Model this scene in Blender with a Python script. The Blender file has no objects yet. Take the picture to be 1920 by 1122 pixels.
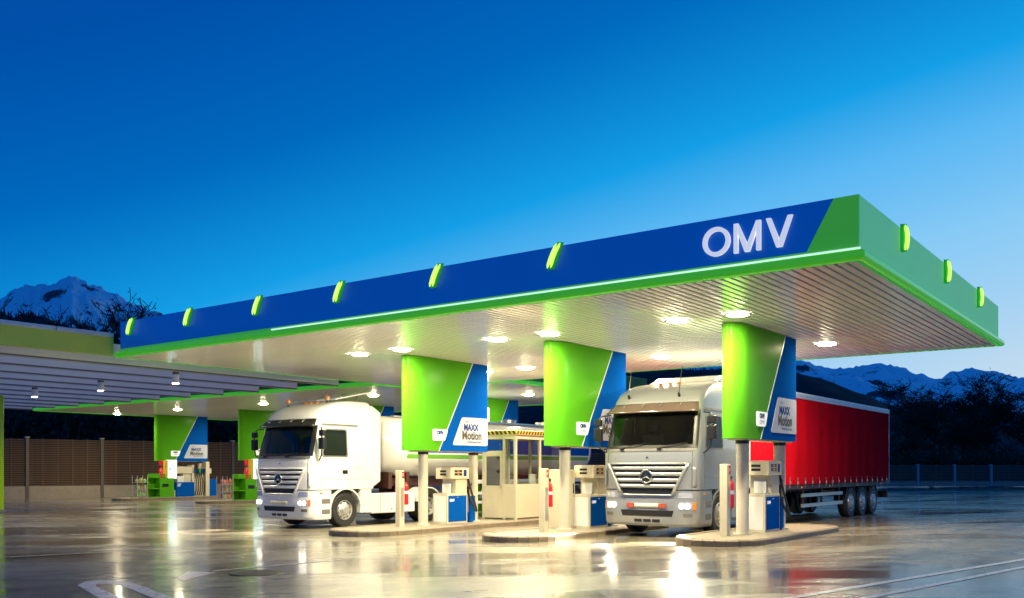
import bpy, bmesh, math, random
from mathutils import Vector, Matrix, noise
random.seed(7)
R = math.radians
scene = bpy.context.scene

# ------------------------------------------------------------------ camera
EYE = 1.45
cam_d = bpy.data.cameras.new('camera'); cam = bpy.data.objects.new('camera', cam_d)
scene.collection.objects.link(cam)
cam.location = (0, 0, EYE); cam.rotation_euler = (R(90), 0, 0)
cam_d.sensor_width = 36.0; cam_d.lens = 36.0 * 1725 / 1920
cam_d.shift_y = (878 - 561) / 1920
cam_d.clip_start = 0.1; cam_d.clip_end = 20000
scene.camera = cam

# ------------------------------------------------------------------ world, sun, exposure
SUN_ELEV, SUN_AZ = 0.0, 40.0        # dusk glow low on the right; azimuth clockwise from the view direction
world = bpy.data.worlds.new('World'); scene.world = world; world.use_nodes = True
wn = world.node_tree.nodes; wl = world.node_tree.links
for n in list(wn): wn.remove(n)
w_out = wn.new('ShaderNodeOutputWorld'); w_bg = wn.new('ShaderNodeBackground')
sky = wn.new('ShaderNodeTexSky'); sky.sky_type = 'NISHITA'; sky.sun_disc = False
sky.sun_elevation = R(SUN_ELEV); sky.sun_rotation = R(SUN_AZ)
sky.altitude = 600; sky.air_density = 1.0; sky.dust_density = 1.0; sky.ozone_density = 6.0
# the photograph's deep blue hour grade: sky radiance -> azure ramp, the same rule over the whole dome
w_sep = wn.new('ShaderNodeSeparateColor'); w_mr = wn.new('ShaderNodeMapRange'); w_rp = wn.new('ShaderNodeValToRGB')
w_mr.inputs[2].default_value = .60
SKY_STOPS = [(.04, .010, .083, .395), (.0124, 0, .078, .39), (.0172, .0, .145, .52), (.024, .007, .345, .80), (.0288, .10, .475, .90), (.0382, .24, .59, .92), (.0662, .51, .70, .87), (.088, .66, .74, .82)]
cr = w_rp.color_ramp; cr.interpolation = 'B_SPLINE' if False else 'LINEAR'
for i, (g_, r_, gg, b_) in enumerate(SKY_STOPS):
    pos = .02 if i == 0 else g_ / .15 / .60
    e = cr.elements[i] if i < 2 else cr.elements.new(pos)
    e.position = min(1, pos); e.color = (r_, gg, b_, 1)
w_bg.inputs['Strength'].default_value = 0.15
wl.new(sky.outputs[0], w_sep.inputs[0]); wl.new(w_sep.outputs[1], w_mr.inputs[0]); wl.new(w_mr.outputs[0], w_rp.inputs[0])
wl.new(w_rp.outputs[0], w_bg.inputs['Color']); wl.new(w_bg.outputs[0], w_out.inputs[0])
sun_d = bpy.data.lights.new('sun', 'SUN'); sun_d.energy = 0.01; sun_d.angle = R(8); sun_d.color = (1, .82, .66)
sun = bpy.data.objects.new('sun', sun_d); scene.collection.objects.link(sun)
sdir = Vector((math.sin(R(SUN_AZ)) * math.cos(R(SUN_ELEV)), math.cos(R(SUN_AZ)) * math.cos(R(SUN_ELEV)), math.sin(R(SUN_ELEV))))
sun.rotation_euler = sdir.to_track_quat('Z', 'Y').to_euler()
vs = scene.view_settings
vs.view_transform = 'Standard'; vs.look = 'None'; vs.gamma = 1.0; vs.exposure = 2.737   # long dusk exposure
K = 0.15               # lamp brightness on the same scale as the sky
try: vs.use_curve_mapping = False
except Exception: pass
scene.cycles.use_denoising = True
scene.cycles.max_bounces = 8; scene.cycles.diffuse_bounces = 4; scene.cycles.glossy_bounces = 4
scene.cycles.sample_clamp_indirect = 3.0

# ------------------------------------------------------------------ station frame: u runs along the lanes, v along the long fascia
CX, CY = 5.11, 13.56
TH = math.atan2(.8015, .598)
cU, sU = math.cos(TH), math.sin(TH)
def S(u, v, z=0.0): return Vector((CX + u * cU - v * sU, CY + u * sU + v * cU, z))
def UV(x, y): x -= CX; y -= CY; return (x * cU + y * sU, -x * sU + y * cU)
def gz(v): return -0.35 * (1 - math.exp(-v / 9.0)) if v > 0 else 0.0   # the forecourt falls away to the left
def G(px, py):
    """ground point under a point of the survey photo"""
    z = 0.0
    for _ in range(12):
        D = (EYE - z) * 1725 / (py - 878); x, y = (px - 960) / 1725 * D, D
        z = gz(UV(x, y)[1])
    return Vector((x, y, z))

# ------------------------------------------------------------------ materials
MATS = {}
def mat(name, col, rough=.5, metal=0.0, var=.08, vscale=3.0, bump=0.0, bscale=40.0, coat=0.0, emit=None, estr=0.0, rvar=.0, spec=.5, alpha_trans=0.0, dirt=0.0):
    if name in MATS: return MATS[name]
    m = bpy.data.materials.new(name); m.use_nodes = True; nt = m.node_tree; b = nt.nodes['Principled BSDF']
    b.inputs['Roughness'].default_value = rough; b.inputs['Metallic'].default_value = metal
    b.inputs['Specular IOR Level'].default_value = spec
    b.inputs['Coat Weight'].default_value = coat; b.inputs['Coat Roughness'].default_value = .05
    b.inputs['Transmission Weight'].default_value = alpha_trans
    tc = nt.nodes.new('ShaderNodeTexCoord')
    nz = nt.nodes.new('ShaderNodeTexNoise'); nz.inputs['Scale'].default_value = vscale; nz.inputs['Detail'].default_value = 5
    nt.links.new(tc.outputs['Object'], nz.inputs['Vector'])
    mx = nt.nodes.new('ShaderNodeMix'); mx.data_type = 'RGBA'
    lo = [max(0, c * (1 - var)) for c in col]; hi = [min(1, c * (1 + var)) for c in col]
    mx.inputs[6].default_value = (*lo, 1); mx.inputs[7].default_value = (*hi, 1)
    nt.links.new(nz.outputs[0], mx.inputs[0]); last = mx.outputs[2]
    if dirt > 0:
        n2 = nt.nodes.new('ShaderNodeTexNoise'); n2.inputs['Scale'].default_value = 7; n2.inputs['Detail'].default_value = 8; n2.inputs['Roughness'].default_value = .7
        nt.links.new(tc.outputs['Object'], n2.inputs['Vector'])
        rp = nt.nodes.new('ShaderNodeMapRange'); rp.inputs[1].default_value = .5; rp.inputs[2].default_value = .75; rp.inputs[3].default_value = 0; rp.inputs[4].default_value = dirt
        nt.links.new(n2.outputs[0], rp.inputs[0])
        m2 = nt.nodes.new('ShaderNodeMix'); m2.data_type = 'RGBA'; m2.inputs[7].default_value = (.10, .085, .06, 1)
        nt.links.new(rp.outputs[0], m2.inputs[0]); nt.links.new(last, m2.inputs[6]); last = m2.outputs[2]
    nt.links.new(last, b.inputs['Base Color'])
    if rvar > 0:
        mr = nt.nodes.new('ShaderNodeMapRange'); mr.inputs[3].default_value = max(.02, rough - rvar); mr.inputs[4].default_value = min(1, rough + rvar)
        nt.links.new(nz.outputs[0], mr.inputs[0]); nt.links.new(mr.outputs[0], b.inputs['Roughness'])
    if bump > 0:
        nb = nt.nodes.new('ShaderNodeTexNoise'); nb.inputs['Scale'].default_value = bscale; nb.inputs['Detail'].default_value = 4
        nt.links.new(tc.outputs['Object'], nb.inputs['Vector'])
        bp = nt.nodes.new('ShaderNodeBump'); bp.inputs['Strength'].default_value = bump; bp.inputs['Distance'].default_value = .02
        nt.links.new(nb.outputs[0], bp.inputs['Height']); nt.links.new(bp.outputs[0], b.inputs['Normal'])
    if emit:
        b.inputs['Emission Color'].default_value = (*emit, 1); b.inputs['Emission Strength'].default_value = estr * K
    MATS[name] = m; return m

M_GREEN = mat('green_panel', (.075, .40, .02), .22, var=.05, coat=.3)
M_LIME = mat('lime_panel', (.30, .55, .01), .22, var=.05, coat=.3)
M_BLUE = mat('blue_panel', (.003, .085, .42), .30, var=.05, spec=0.0)
M_FBLUE = mat('fascia_blue_added_glow', (.004, .085, .42), .45, var=.06, vscale=.6, emit=(.0, .045, .24), estr=.85)  # even glow added so the front fascia shows brighter than the sky lights it
M_FGREEN = mat('fascia_green_added_glow', (.10, .45, .05), .45, var=.05, vscale=.6, emit=(.03, .24, .02), estr=.85)  # added glow in the front green panel too, brightening it evenly
M_SGREEN = mat('end_fascia_added_glow', (.20, .68, .27), .5, var=.05, vscale=.6, emit=(.06, .28, .12), estr=.9)  # paler base and added glow brighten the end face; the panel is unlit
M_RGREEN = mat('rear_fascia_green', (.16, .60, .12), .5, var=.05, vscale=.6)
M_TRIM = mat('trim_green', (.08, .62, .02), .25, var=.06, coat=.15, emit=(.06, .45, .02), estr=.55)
M_WLINE = mat('lit_white_strip', (.8, .85, .8), .3, emit=(.75, 1, .85), estr=.8)
M_SOFFIT = mat('soffit_lacquer', (.84, .83, .80), .24, var=.05, vscale=.8, coat=.3, rvar=.06)
M_VOID = mat('dark_void', (.02, .02, .02), .8)
M_WHITE = mat('white_paint', (.78, .78, .76), .35, var=.04)
M_SIGNW = mat('sign_white', (.50, .54, .66), .35, var=.02, spec=.25)
M_LETTER = mat('letter_lit', (.80, .81, .84), .4, var=.03, emit=(.95, .96, 1), estr=.55)
M_TXTB = mat('text_blue', (.003, .03, .20), .4, var=.02, spec=.2)
M_TXTG = mat('text_grey', (.10, .095, .075), .4, var=.02, spec=.2)
M_STEEL = mat('brushed_steel', (.62, .60, .55), .32, .75, var=.08, rvar=.08, vscale=8)
M_DARK = mat('dark_rubber', (.02, .02, .021), .6, var=.3)
M_BLACK = mat('black_plastic', (.012, .012, .013), .35, var=.3)
M_LAMP = mat('lamp_glow', (1, .95, .8), .4, emit=(1, .87, .56), estr=760)
M_LAMPBACK = mat('lamp_glow_back', (1, .95, .8), .4, emit=(1, .86, .54), estr=850)
M_FLAMP = mat('fascia_lamp_glow', (.6, .9, .1), .3, emit=(.60, .95, .14), estr=1.15)
M_FLAMPC = mat('fascia_lamp_case', (.06, .55, .03), .3, emit=(.02, .5, .02), estr=.25)
M_POLE = mat('pole_paint', (.60, .56, .46), .30, .15, var=.08, vscale=5, dirt=.1)
M_PLASTER = mat('olive_plaster', (.52, .66, .11), .75, var=.10, vscale=1.2, bump=.25, bscale=30)
M_COPING = mat('zinc_coping', (.55, .58, .66), .4, .2, var=.08)
M_BEAM = mat('painted_beam', (.84, .82, .84), .55, var=.05, vscale=1.5, dirt=.06)
M_KERB = mat('kerb_concrete', (.21, .165, .115), .5, var=.3, vscale=5, bump=.3, bscale=60, dirt=.3)
M_PAVE = mat('island_paving', (.22, .19, .145), .5, var=.3, vscale=6, bump=.3, bscale=50, dirt=.3)
M_CREAM = mat('cream_steel', (.62, .56, .42), .35, var=.06, dirt=.08)
M_RED = mat('red_enamel', (.60, .015, .012), .25, var=.05, coat=.4)
M_CURTAIN = mat('red_tarpaulin', (.72, .006, .018), .65, var=.12, vscale=1.2, bump=.10, bscale=9, spec=0.0, dirt=.12)
M_TWHITE = mat('truck_white', (.80, .80, .79), .18, var=.03, coat=.6, dirt=.05)
M_TSILVER = mat('truck_silver', (.33, .34, .35), .28, .45, var=.04, coat=.6, dirt=.05)
M_GLASS = mat('dark_glass', (.012, .016, .022), .04, var=.2, spec=.8, coat=.5)
M_SIDEGLASS = mat('side_glass', (.010, .016, .012), .06, var=.2, spec=.25)
M_CHROME = mat('chrome', (.75, .75, .75), .12, 1.0, var=.03)
M_RIM = mat('wheel_steel', (.55, .55, .54), .35, .6, var=.1, dirt=.2)
M_HEAD = mat('headlight_lit', (1, .95, .8), .2, emit=(1, .93, .72), estr=14)
M_LENS = mat('clear_lens', (.75, .75, .75), .08, .6, var=.1)
M_AMBER = mat('amber_lens', (.55, .16, .015), .2, emit=(1, .35, .03), estr=.10)
M_REDL = mat('red_lens', (.5, .02, .01), .2)
M_CHASSIS = mat('chassis_paint', (.055, .02, .015), .55, var=.3)
M_SCREEN = mat('lit_screen', (.7, .85, .95), .2, var=.0, emit=(.62, .88, 1), estr=2.2)
M_LITSIGN = mat('lit_sign_box', (.9, .95, 1), .3, emit=(1, .98, .8), estr=6)
M_GREY = mat('grey_trim', (.16, .155, .15), .5, var=.2)
M_DOTY = mat('hazard_yellow', (.60, .40, .02), .5)
M_WOOD = mat('barrier_timber', (.20, .115, .065), .75, var=.35, vscale=6, bump=.3, bscale=25)
M_CONC = mat('barrier_concrete', (.48, .38, .26), .8, var=.15, vscale=2.5, bump=.3, bscale=30, dirt=.25)
M_GALV = mat('galvanised_post', (.34, .35, .37), .45, .6, var=.15, vscale=9)
M_BPOST = mat('barrier_post', (.17, .14, .12), .5, .4, var=.2, vscale=9)
M_BARK = mat('dark_bark', (.035, .028, .022), .9, var=.4, vscale=9)
M_TWIG = mat('dark_leaf', (.025, .030, .015), .9, var=.5)
M_PAINTW = mat('road_paint', (.60, .57, .56), .30, var=.15, vscale=9, dirt=.5, rvar=.12)
M_IRON = mat('cast_iron', (.035, .034, .03), .6, .1, var=.3, vscale=20)
M_GOODS = mat('goods_green', (.25, .42, .16), .5, var=.4, vscale=14)
M_GOODSR = mat('goods_red', (.42, .14, .10), .5, var=.5, vscale=14)

def clear_glass(name, tint, ior=1.45):
    m = bpy.data.materials.new(name); m.use_nodes = True; N = m.node_tree.nodes; L = m.node_tree.links
    for n in list(N): N.remove(n)
    o = N.new('ShaderNodeOutputMaterial'); mx = N.new('ShaderNodeMixShader'); tr = N.new('ShaderNodeBsdfTransparent'); gl = N.new('ShaderNodeBsdfGlossy'); lw = N.new('ShaderNodeLayerWeight'); pw = N.new('ShaderNodeMath'); pw.operation = 'POWER'; pw.inputs[1].default_value = 4.0; fr_ = N.new('ShaderNodeMath'); fr_.operation = 'MULTIPLY_ADD'; fr_.inputs[1].default_value = .8; fr_.inputs[2].default_value = .045; lw.inputs[0].default_value = .5
    tr.inputs[0].default_value = (*tint, 1); gl.inputs['Roughness'].default_value = .02
    L.new(lw.outputs['Facing'], pw.inputs[0]); L.new(pw.outputs[0], fr_.inputs[0]); L.new(fr_.outputs[0], mx.inputs[0]); L.new(tr.outputs[0], mx.inputs[1]); L.new(gl.outputs[0], mx.inputs[2]); L.new(mx.outputs[0], o.inputs[0])
    return m
M_TGLASS = clear_glass('windscreen_glass', (.55, .60, .60)); M_CLEAR = clear_glass('booth_glass', (.86, .90, .88))
M_SEAT = mat('seat_fabric', (.10, .10, .11), .9, var=.3, vscale=20); M_DASH = mat('dashboard', (.16, .155, .15), .6, var=.15)
# ------------------------------------------------------------------ mesh helper
class MB:
    def __init__(s): s.v = []; s.f = []; s.m = []
    def add(s, vs_, fs_, m=0):
        o = len(s.v); s.v += [tuple(p) for p in vs_]
        for f in fs_: s.f.append([i + o for i in f]); s.m.append(m)
        return s
    def box(s, x0, x1, y0, y1, z0, z1, m=0):
        if x0 > x1: x0, x1 = x1, x0
        if y0 > y1: y0, y1 = y1, y0
        if z0 > z1: z0, z1 = z1, z0
        return s.add([(x0,y0,z0),(x1,y0,z0),(x1,y1,z0),(x0,y1,z0),(x0,y0,z1),(x1,y0,z1),(x1,y1,z1),(x0,y1,z1)],
              [(0,3,2,1),(4,5,6,7),(0,1,5,4),(1,2,6,5),(2,3,7,6),(3,0,4,7)], m)
    def prism(s, poly, a0, a1, fn, m=0):
        """poly: 2d points (ccw seen from the +a side), extruded a0..a1, fn(p, q, a) -> xyz"""
        n = len(poly)
        return s.add([fn(p, q, a0) for p, q in poly] + [fn(p, q, a1) for p, q in poly],
              [list(range(n))[::-1], [n + i for i in range(n)]] + [(i, (i+1) % n, n + (i+1) % n, n + i) for i in range(n)], m)
    def cyl(s, p0, p1, r0, r1=None, n=14, m=0, caps=True):
        r1 = r0 if r1 is None else r1
        p0, p1 = Vector(p0), Vector(p1); d = (p1 - p0).normalized()
        a = d.orthogonal().normalized(); b = d.cross(a)
        vs_ = [p0 + r0 * (a * math.cos(t) + b * math.sin(t)) for t in [2*math.pi*i/n for i in range(n)]]
        vs_ += [p1 + r1 * (a * math.cos(t) + b * math.sin(t)) for t in [2*math.pi*i/n for i in range(n)]]
        fs_ = [(i, (i+1) % n, n + (i+1) % n, n + i) for i in range(n)]
        if caps: fs_ += [list(range(n))[::-1], [n + i for i in range(n)]]
        return s.add(vs_, fs_, m)
    def tube(s, pts, r, n=8, m=0):
        pts = [Vector(p) for p in pts]; rs = r if isinstance(r, (list, tuple)) else [r] * len(pts)
        rings = []; a = None
        for i, p in enumerate(pts):
            d = (pts[min(i+1, len(pts)-1)] - pts[max(i-1, 0)]).normalized()
            if a is None: a = d.orthogonal().normalized()
            a = (a - d * a.dot(d)).normalized(); b = d.cross(a)
            rings.append([p + rs[i] * (a * math.cos(t) + b * math.sin(t)) for t in [2*math.pi*k/n for k in range(n)]])
        fs_ = []
        for i in range(len(pts)-1):
            for k in range(n): fs_.append((i*n+k, i*n+(k+1) % n, (i+1)*n+(k+1) % n, (i+1)*n+k))
        fs_ += [list(range(n))[::-1], [(len(pts)-1)*n + k for k in range(n)]]
        return s.add([v for ring in rings for v in ring], fs_, m)
    def lathe(s, prof, fn, n=24, m=0):
        """prof: (radius, axis) pairs; fn(x, y, a) -> xyz"""
        vs_ = []
        for r, a in prof:
            for k in range(n):
                t = 2*math.pi*k/n; vs_.append(fn(r*math.cos(t), r*math.sin(t), a))
        fs_ = [(i*n+k, i*n+(k+1) % n, (i+1)*n+(k+1) % n, (i+1)*n+k) for i in range(len(prof)-1) for k in range(n)]
        return s.add(vs_, fs_, m)
    def grid(s, fn, nu, nv, m=0, flip=False):
        vs_ = [fn(i/nu, j/nv) for i in range(nu+1) for j in range(nv+1)]
        q = lambda i, j: i*(nv+1)+j
        fs_ = [(q(i,j), q(i+1,j), q(i+1,j+1), q(i,j+1)) for i in range(nu) for j in range(nv)]
        if flip: fs_ = [f[::-1] for f in fs_]
        return s.add(vs_, fs_, m)
    def mesh(s, name, mats, smooth=None):
        me = bpy.data.meshes.new(name); me.from_pydata(s.v, [], s.f)
        if not isinstance(mats, (list, tuple)): mats = [mats]
        for m in mats: me.materials.append(m)
        me.polygons.foreach_set('material_index', s.m)
        if smooth is not None:
            me.polygons.foreach_set('use_smooth', [True] * len(me.polygons))
            me.set_sharp_from_angle(angle=R(smooth))
        me.update(); return me
    def build(s, name, mats, parent=None, smooth=None, bevel=0, seg=2, solid=0):
        return obj(name, s.mesh(name, mats, smooth), parent, bevel, seg, solid)
def obj(name, me, parent=None, bevel=0, seg=2, solid=0):
    o = bpy.data.objects.new(name, me); scene.collection.objects.link(o)
    if parent: o.parent = parent
    if solid:
        md = o.modifiers.new('solid', 'SOLIDIFY'); md.thickness = solid; md.offset = 0
    if bevel:
        md = o.modifiers.new('bevel', 'BEVEL'); md.width = bevel; md.segments = seg; md.limit_method = 'ANGLE'; md.angle_limit = R(35)
    return o
def tag(o, label=None, cat=None, group=None, kind=None):
    if label: o['label'] = label
    if cat: o['category'] = cat
    if group: o['group'] = group
    if kind: o['kind'] = kind
    return o
def thing(name, label, cat, loc, rz=0.0, group=None):
    o = bpy.data.objects.new(name, None); scene.collection.objects.link(o)
    o.location = loc; o.rotation_euler = (0, 0, rz); o.empty_display_size = .3
    return tag(o, label, cat, group)
def copy_tree(o, parent=None):
    c = o.copy(); scene.collection.objects.link(c); c.parent = parent
    for ch in o.children: copy_tree(ch, c)
    return c
def text_geo(s_, size, fn, mb, m=0, sx=1.0, bold=0.0, align='LEFT'):
    """flat lettering: fn(a, b) -> xyz on the sheet it is printed on"""
    cu = bpy.data.curves.new('t', 'FONT'); cu.body = s_; cu.size = size; cu.offset = bold; cu.align_x = align; cu.resolution_u = 3
    o = bpy.data.objects.new('t', cu); scene.collection.objects.link(o)
    bpy.context.view_layer.update()
    me = bpy.data.meshes.new_from_object(o.evaluated_get(bpy.context.evaluated_depsgraph_get()))
    mb.add([fn(v.co.x * sx, v.co.y) for v in me.vertices], [list(p.vertices) for p in me.polygons], m)
    bpy.data.objects.remove(o); bpy.data.curves.remove(cu); bpy.data.meshes.remove(me)

# ================================================================== SETTING
def wet_ground_material():
    m = bpy.data.materials.new('wet_forecourt'); m.use_nodes = True; nt = m.node_tree; N = nt.nodes; L = nt.links
    b = N['Principled BSDF']; tc = N.new('ShaderNodeTexCoord')
    def nz(scale, detail=6, rough=.6, vec=None):
        n = N.new('ShaderNodeTexNoise'); n.inputs['Scale'].default_value = scale; n.inputs['Detail'].default_value = detail; n.inputs['Roughness'].default_value = rough
        L.new(vec or tc.outputs['Object'], n.inputs['Vector']); return n.outputs[0]
    def mr(src, a, b_, c, d):
        n = N.new('ShaderNodeMapRange'); n.inputs[1].default_value = a; n.inputs[2].default_value = b_; n.inputs[3].default_value = c; n.inputs[4].default_value = d
        L.new(src, n.inputs[0]); return n.outputs[0]
    mp = N.new('ShaderNodeMapping'); mp.inputs['Scale'].default_value = (.35, 1, 1); L.new(tc.outputs['Object'], mp.inputs[0])
    big = nz(.45, 6, .62, mp.outputs[0]); mid = nz(2.2, 6); fine = nz(55, 4); grit = nz(160, 3)
    c1 = N.new('ShaderNodeMix'); c1.data_type = 'RGBA'; c1.inputs[6].default_value = (.17, .148, .112, 1); c1.inputs[7].default_value = (.34, .30, .225, 1)
    L.new(mr(mid, .3, .7, 0, 1), c1.inputs[0])
    c2 = N.new('ShaderNodeMix'); c2.data_type = 'RGBA'; c2.blend_type = 'MULTIPLY'; c2.inputs[0].default_value = 1
    g = N.new('ShaderNodeCombineColor'); gs = mr(fine, .3, .7, .65, 1.25)
    for i in range(3): L.new(gs, g.inputs[i])
    L.new(c1.outputs[2], c2.inputs[6]); L.new(g.outputs[0], c2.inputs[7])
    rot = N.new('ShaderNodeMapping'); rot.vector_type = 'TEXTURE'; rot.inputs['Rotation'].default_value = (0, 0, TH); rot.inputs['Location'].default_value = (CX, CY, 0)
    L.new(tc.outputs['Object'], rot.inputs[0]); uvw = N.new('ShaderNodeSeparateXYZ'); L.new(rot.outputs[0], uvw.inputs[0])
    def m_(op, a, b2=None):
        n = N.new('ShaderNodeMath'); n.operation = op
        for i, x in enumerate((a, b2)):
            if x is None: continue
            if isinstance(x, (int, float)): n.inputs[i].default_value = x
            else: L.new(x, n.inputs[i])
        return n.outputs[0]
    wob = m_('MULTIPLY', m_('SUBTRACT', nz(1.7, 4), .5), .10)
    def joint(co, period, off):
        return m_('LESS_THAN', m_('ABSOLUTE', m_('SUBTRACT', m_('MODULO', m_('ADD', m_('ADD', co, wob), off + 400), period), period / 2)), .013)
    jt = m_('MAXIMUM', joint(uvw.outputs[0], 5.2, 1.0), joint(uvw.outputs[1], 4.65, .35))
    stain = mr(nz(.9, 7, .7), .54, .70, 0, .75)
    spots = mr(nz(3.7, 3, .5), .66, .72, 0, .65)
    mps = N.new('ShaderNodeMapping'); mps.inputs['Scale'].default_value = (.09, 1.5, 1); L.new(rot.outputs[0], mps.inputs[0])
    tracks = mr(nz(1.0, 5, .6, mps.outputs[0]), .50, .66, 0, .42)
    dk = m_('MINIMUM', m_('ADD', m_('ADD', m_('MULTIPLY', jt, .75), stain), m_('ADD', spots, tracks)), .88)
    c3 = N.new('ShaderNodeMix'); c3.data_type = 'RGBA'; c3.inputs[7].default_value = (.030, .028, .024, 1)
    L.new(dk, c3.inputs[0]); L.new(c2.outputs[2], c3.inputs[6]); L.new(c3.outputs[2], b.inputs['Base Color'])
    # standing water in the lower places: smoother, flatter
    wet = mr(big, .42, .60, 0, 1)
    r = mr(wet, 0, 1, .34, .11)
    L.new(r, b.inputs['Roughness']); b.inputs['Specular IOR Level'].default_value = .6
    b.inputs['Coat Weight'].default_value = .45; b.inputs['Coat Roughness'].default_value = .09; b.inputs['Coat IOR'].default_value = 1.33
    bs = mr(wet, 0, 1, .55, .10)
    bp = N.new('ShaderNodeBump'); bp.inputs['Distance'].default_value = .004; L.new(bs, bp.inputs['Strength'])
    ad = N.new('ShaderNodeMath'); ad.operation = 'ADD'; L.new(fine, ad.inputs[0]); L.new(grit, ad.inputs[1])
    L.new(ad.outputs[0], bp.inputs['Height']); L.new(bp.outputs[0], b.inputs['Normal'])
    cb = N.new('ShaderNodeBump'); cb.inputs['Distance'].default_value = .01; cb.inputs['Strength'].default_value = .10
    L.new(nz(9, 3), cb.inputs['Height']); L.new(cb.outputs[0], b.inputs['Coat Normal'])
    return m
vs_list = [-1800, -600, -200, -60, -20, -6, -2] + [i * .5 for i in range(0, 60)] + [32, 36, 42, 50, 70, 150, 500, 1800]
us_list = [-300, -60, -20, -8, 0, 8, 16, 30, 60, 150, 500, 1800]
mb = MB(); nv_ = len(vs_list)
mb.add([S(u, v, gz(v)) for u in us_list for v in vs_list], [(i*nv_+j, (i+1)*nv_+j, (i+1)*nv_+j+1, i*nv_+j+1) for i in range(len(us_list)-1) for j in range(nv_-1)])
M_GROUND = wet_ground_material()
tag(mb.build('ground', M_GROUND, smooth=60), kind='structure')

# ---- mountains and wooded hills, far behind
def interp(tab, x):
    if x <= tab[0][0]: return tab[0][1]
    for (a, b), (c, d) in zip(tab, tab[1:]):
        if x <= c:
            t = (x - a) / (c - a); t = t * t * (3 - 2 * t) * .5 + t * .5
            return b + (d - b) * t
    return tab[-1][1]
def ridge(name, prof, D, run, mats, rough_amp, nscale, seed, n=420, rows=60, kind='structure'):
    px0, px1 = prof[0][0], prof[-1][0]; mb = MB()
    def P(a, b):
        px = px0 + (px1 - px0) * a; az = (px - 960) / 1725
        H = (878 - interp(prof, px)) / 1725 * D + EYE
        if b <= .8: t = b / .8; dist = D - run * (1 - t)
        else: t = 1 - (b - .8) / .2 * .8; dist = D + run * .5 * (b - .8) / .2
        p = Vector((az * dist, dist, 0))
        q = Vector((p.x * nscale + seed, p.y * nscale, seed * .37))
        n1 = noise.ridged_multi_fractal(q, 1.0, 2.1, 6, 1.0, 2.0) - 1.0
        n2 = noise.fractal(q * 3.1, 1.0, 2.0, 5)
        base = H * (t ** 1.15)
        edge = min(1, t * 3)
        z = base + (n1 * .9 * (1 - .72 * t) + n2 * .45 * (1 - .55 * t) + noise.fractal(q * 14, .8, 2.0, 4) * .10) * rough_amp * edge
        return (p.x, p.y, z - 6)
    mb.grid(P, n, rows, flip=True)
    return tag(mb.build(name, mats, smooth=75), kind=kind)
def mountain_material(name, snow, rock, lo, hi, cover):
    m = bpy.data.materials.new(name); m.use_nodes = True; nt = m.node_tree; N = nt.nodes; L = nt.links; b = N['Principled BSDF']
    b.inputs['Roughness'].default_value = .85; b.inputs['Specular IOR Level'].default_value = .15
    geo = N.new('ShaderNodeNewGeometry'); sp = N.new('ShaderNodeSeparateXYZ'); L.new(geo.outputs['Normal'], sp.inputs[0])
    pz_ = N.new('ShaderNodeSeparateXYZ'); L.new(geo.outputs['Position'], pz_.inputs[0])
    n1 = N.new('ShaderNodeTexNoise'); n1.inputs['Scale'].default_value = .009; n1.inputs['Detail'].default_value = 9; n1.inputs['Roughness'].default_value = .68
    L.new(geo.outputs['Position'], n1.inputs['Vector'])
    hgt = N.new('ShaderNodeMapRange'); hgt.inputs[1].default_value = lo; hgt.inputs[2].default_value = hi; L.new(pz_.outputs[2], hgt.inputs[0])
    def math_(op, a, b2):
        n = N.new('ShaderNodeMath'); n.operation = op
        for i, x in enumerate((a, b2)):
            if isinstance(x, float): n.inputs[i].default_value = x
            else: L.new(x, n.inputs[i])
        return n.outputs[0]
    s = math_('ADD', math_('MULTIPLY', hgt.outputs[0], .55), math_('MULTIPLY', sp.outputs[2], .45))
    s = math_('ADD', s, math_('MULTIPLY', math_('SUBTRACT', n1.outputs[0], .5), 2.6))
    f = N.new('ShaderNodeMapRange'); f.inputs[1].default_value = cover - .06; f.inputs[2].default_value = cover + .07; L.new(s, f.inputs[0])
    mx = N.new('ShaderNodeMix'); mx.data_type = 'RGBA'; mx.inputs[6].default_value = (*rock, 1); mx.inputs[7].default_value = (*snow, 1)
    L.new(f.outputs[0], mx.inputs[0]); L.new(mx.outputs[2], b.inputs['Base Color'])
    return m
M_MTN_L = mountain_material('snowy_rock_left', (.85, .87, .90), (.06, .07, .085), 120, 560, .66)
M_MTN_R = mountain_material('snowy_rock_right', (.92, .92, .94), (.07, .075, .09), 60, 330, .60)
M_FOREST = mat('forest_hillside', (.022, .030, .034), .95, var=.6, vscale=.03, spec=.1)
ridge('mountain', [(-500, 620), (-300, 600), (-100, 575), (0, 553), (30, 531), (62, 527), (100, 526), (132, 521), (150, 531), (175, 541), (200, 552), (225, 561), (245, 573), (300, 583), (420, 600), (700, 640), (1000, 700)], 3000, 1500, M_MTN_L, 150, .0017, 3.1)
ridge('mountain', [(800, 690), (1100, 665), (1250, 668), (1345, 672), (1420, 668), (1500, 675), (1560, 689), (1610, 690), (1645, 683), (1680, 690), (1720, 703), (1770, 714), (1800, 708), (1830, 701), (1870, 703), (1920, 716), (2050, 700), (2300, 715), (2700, 700), (3300, 690), (4200, 700), (5500, 720)], 2600, 1300, M_MTN_R, 95, .0021, 11.7, n=800)
HILL_R = [(500, 790), (900, 745), (1000, 735), (1200, 692), (1340, 684), (1450, 690), (1495, 697), (1560, 714), (1610, 732), (1660, 748), (1720, 778), (1800, 795), (2000, 800), (2400, 795), (3200, 780), (4500, 790)]
HILL_L = [(-500, 540), (-200, 545), (0, 574), (25, 589), (50, 582), (85, 590), (110, 603), (250, 640), (400, 700), (600, 770)]
ridge('wooded_hill', HILL_R, 1300, 700, M_FOREST, 26, .004, 5.5, n=200, rows=30)
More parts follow.
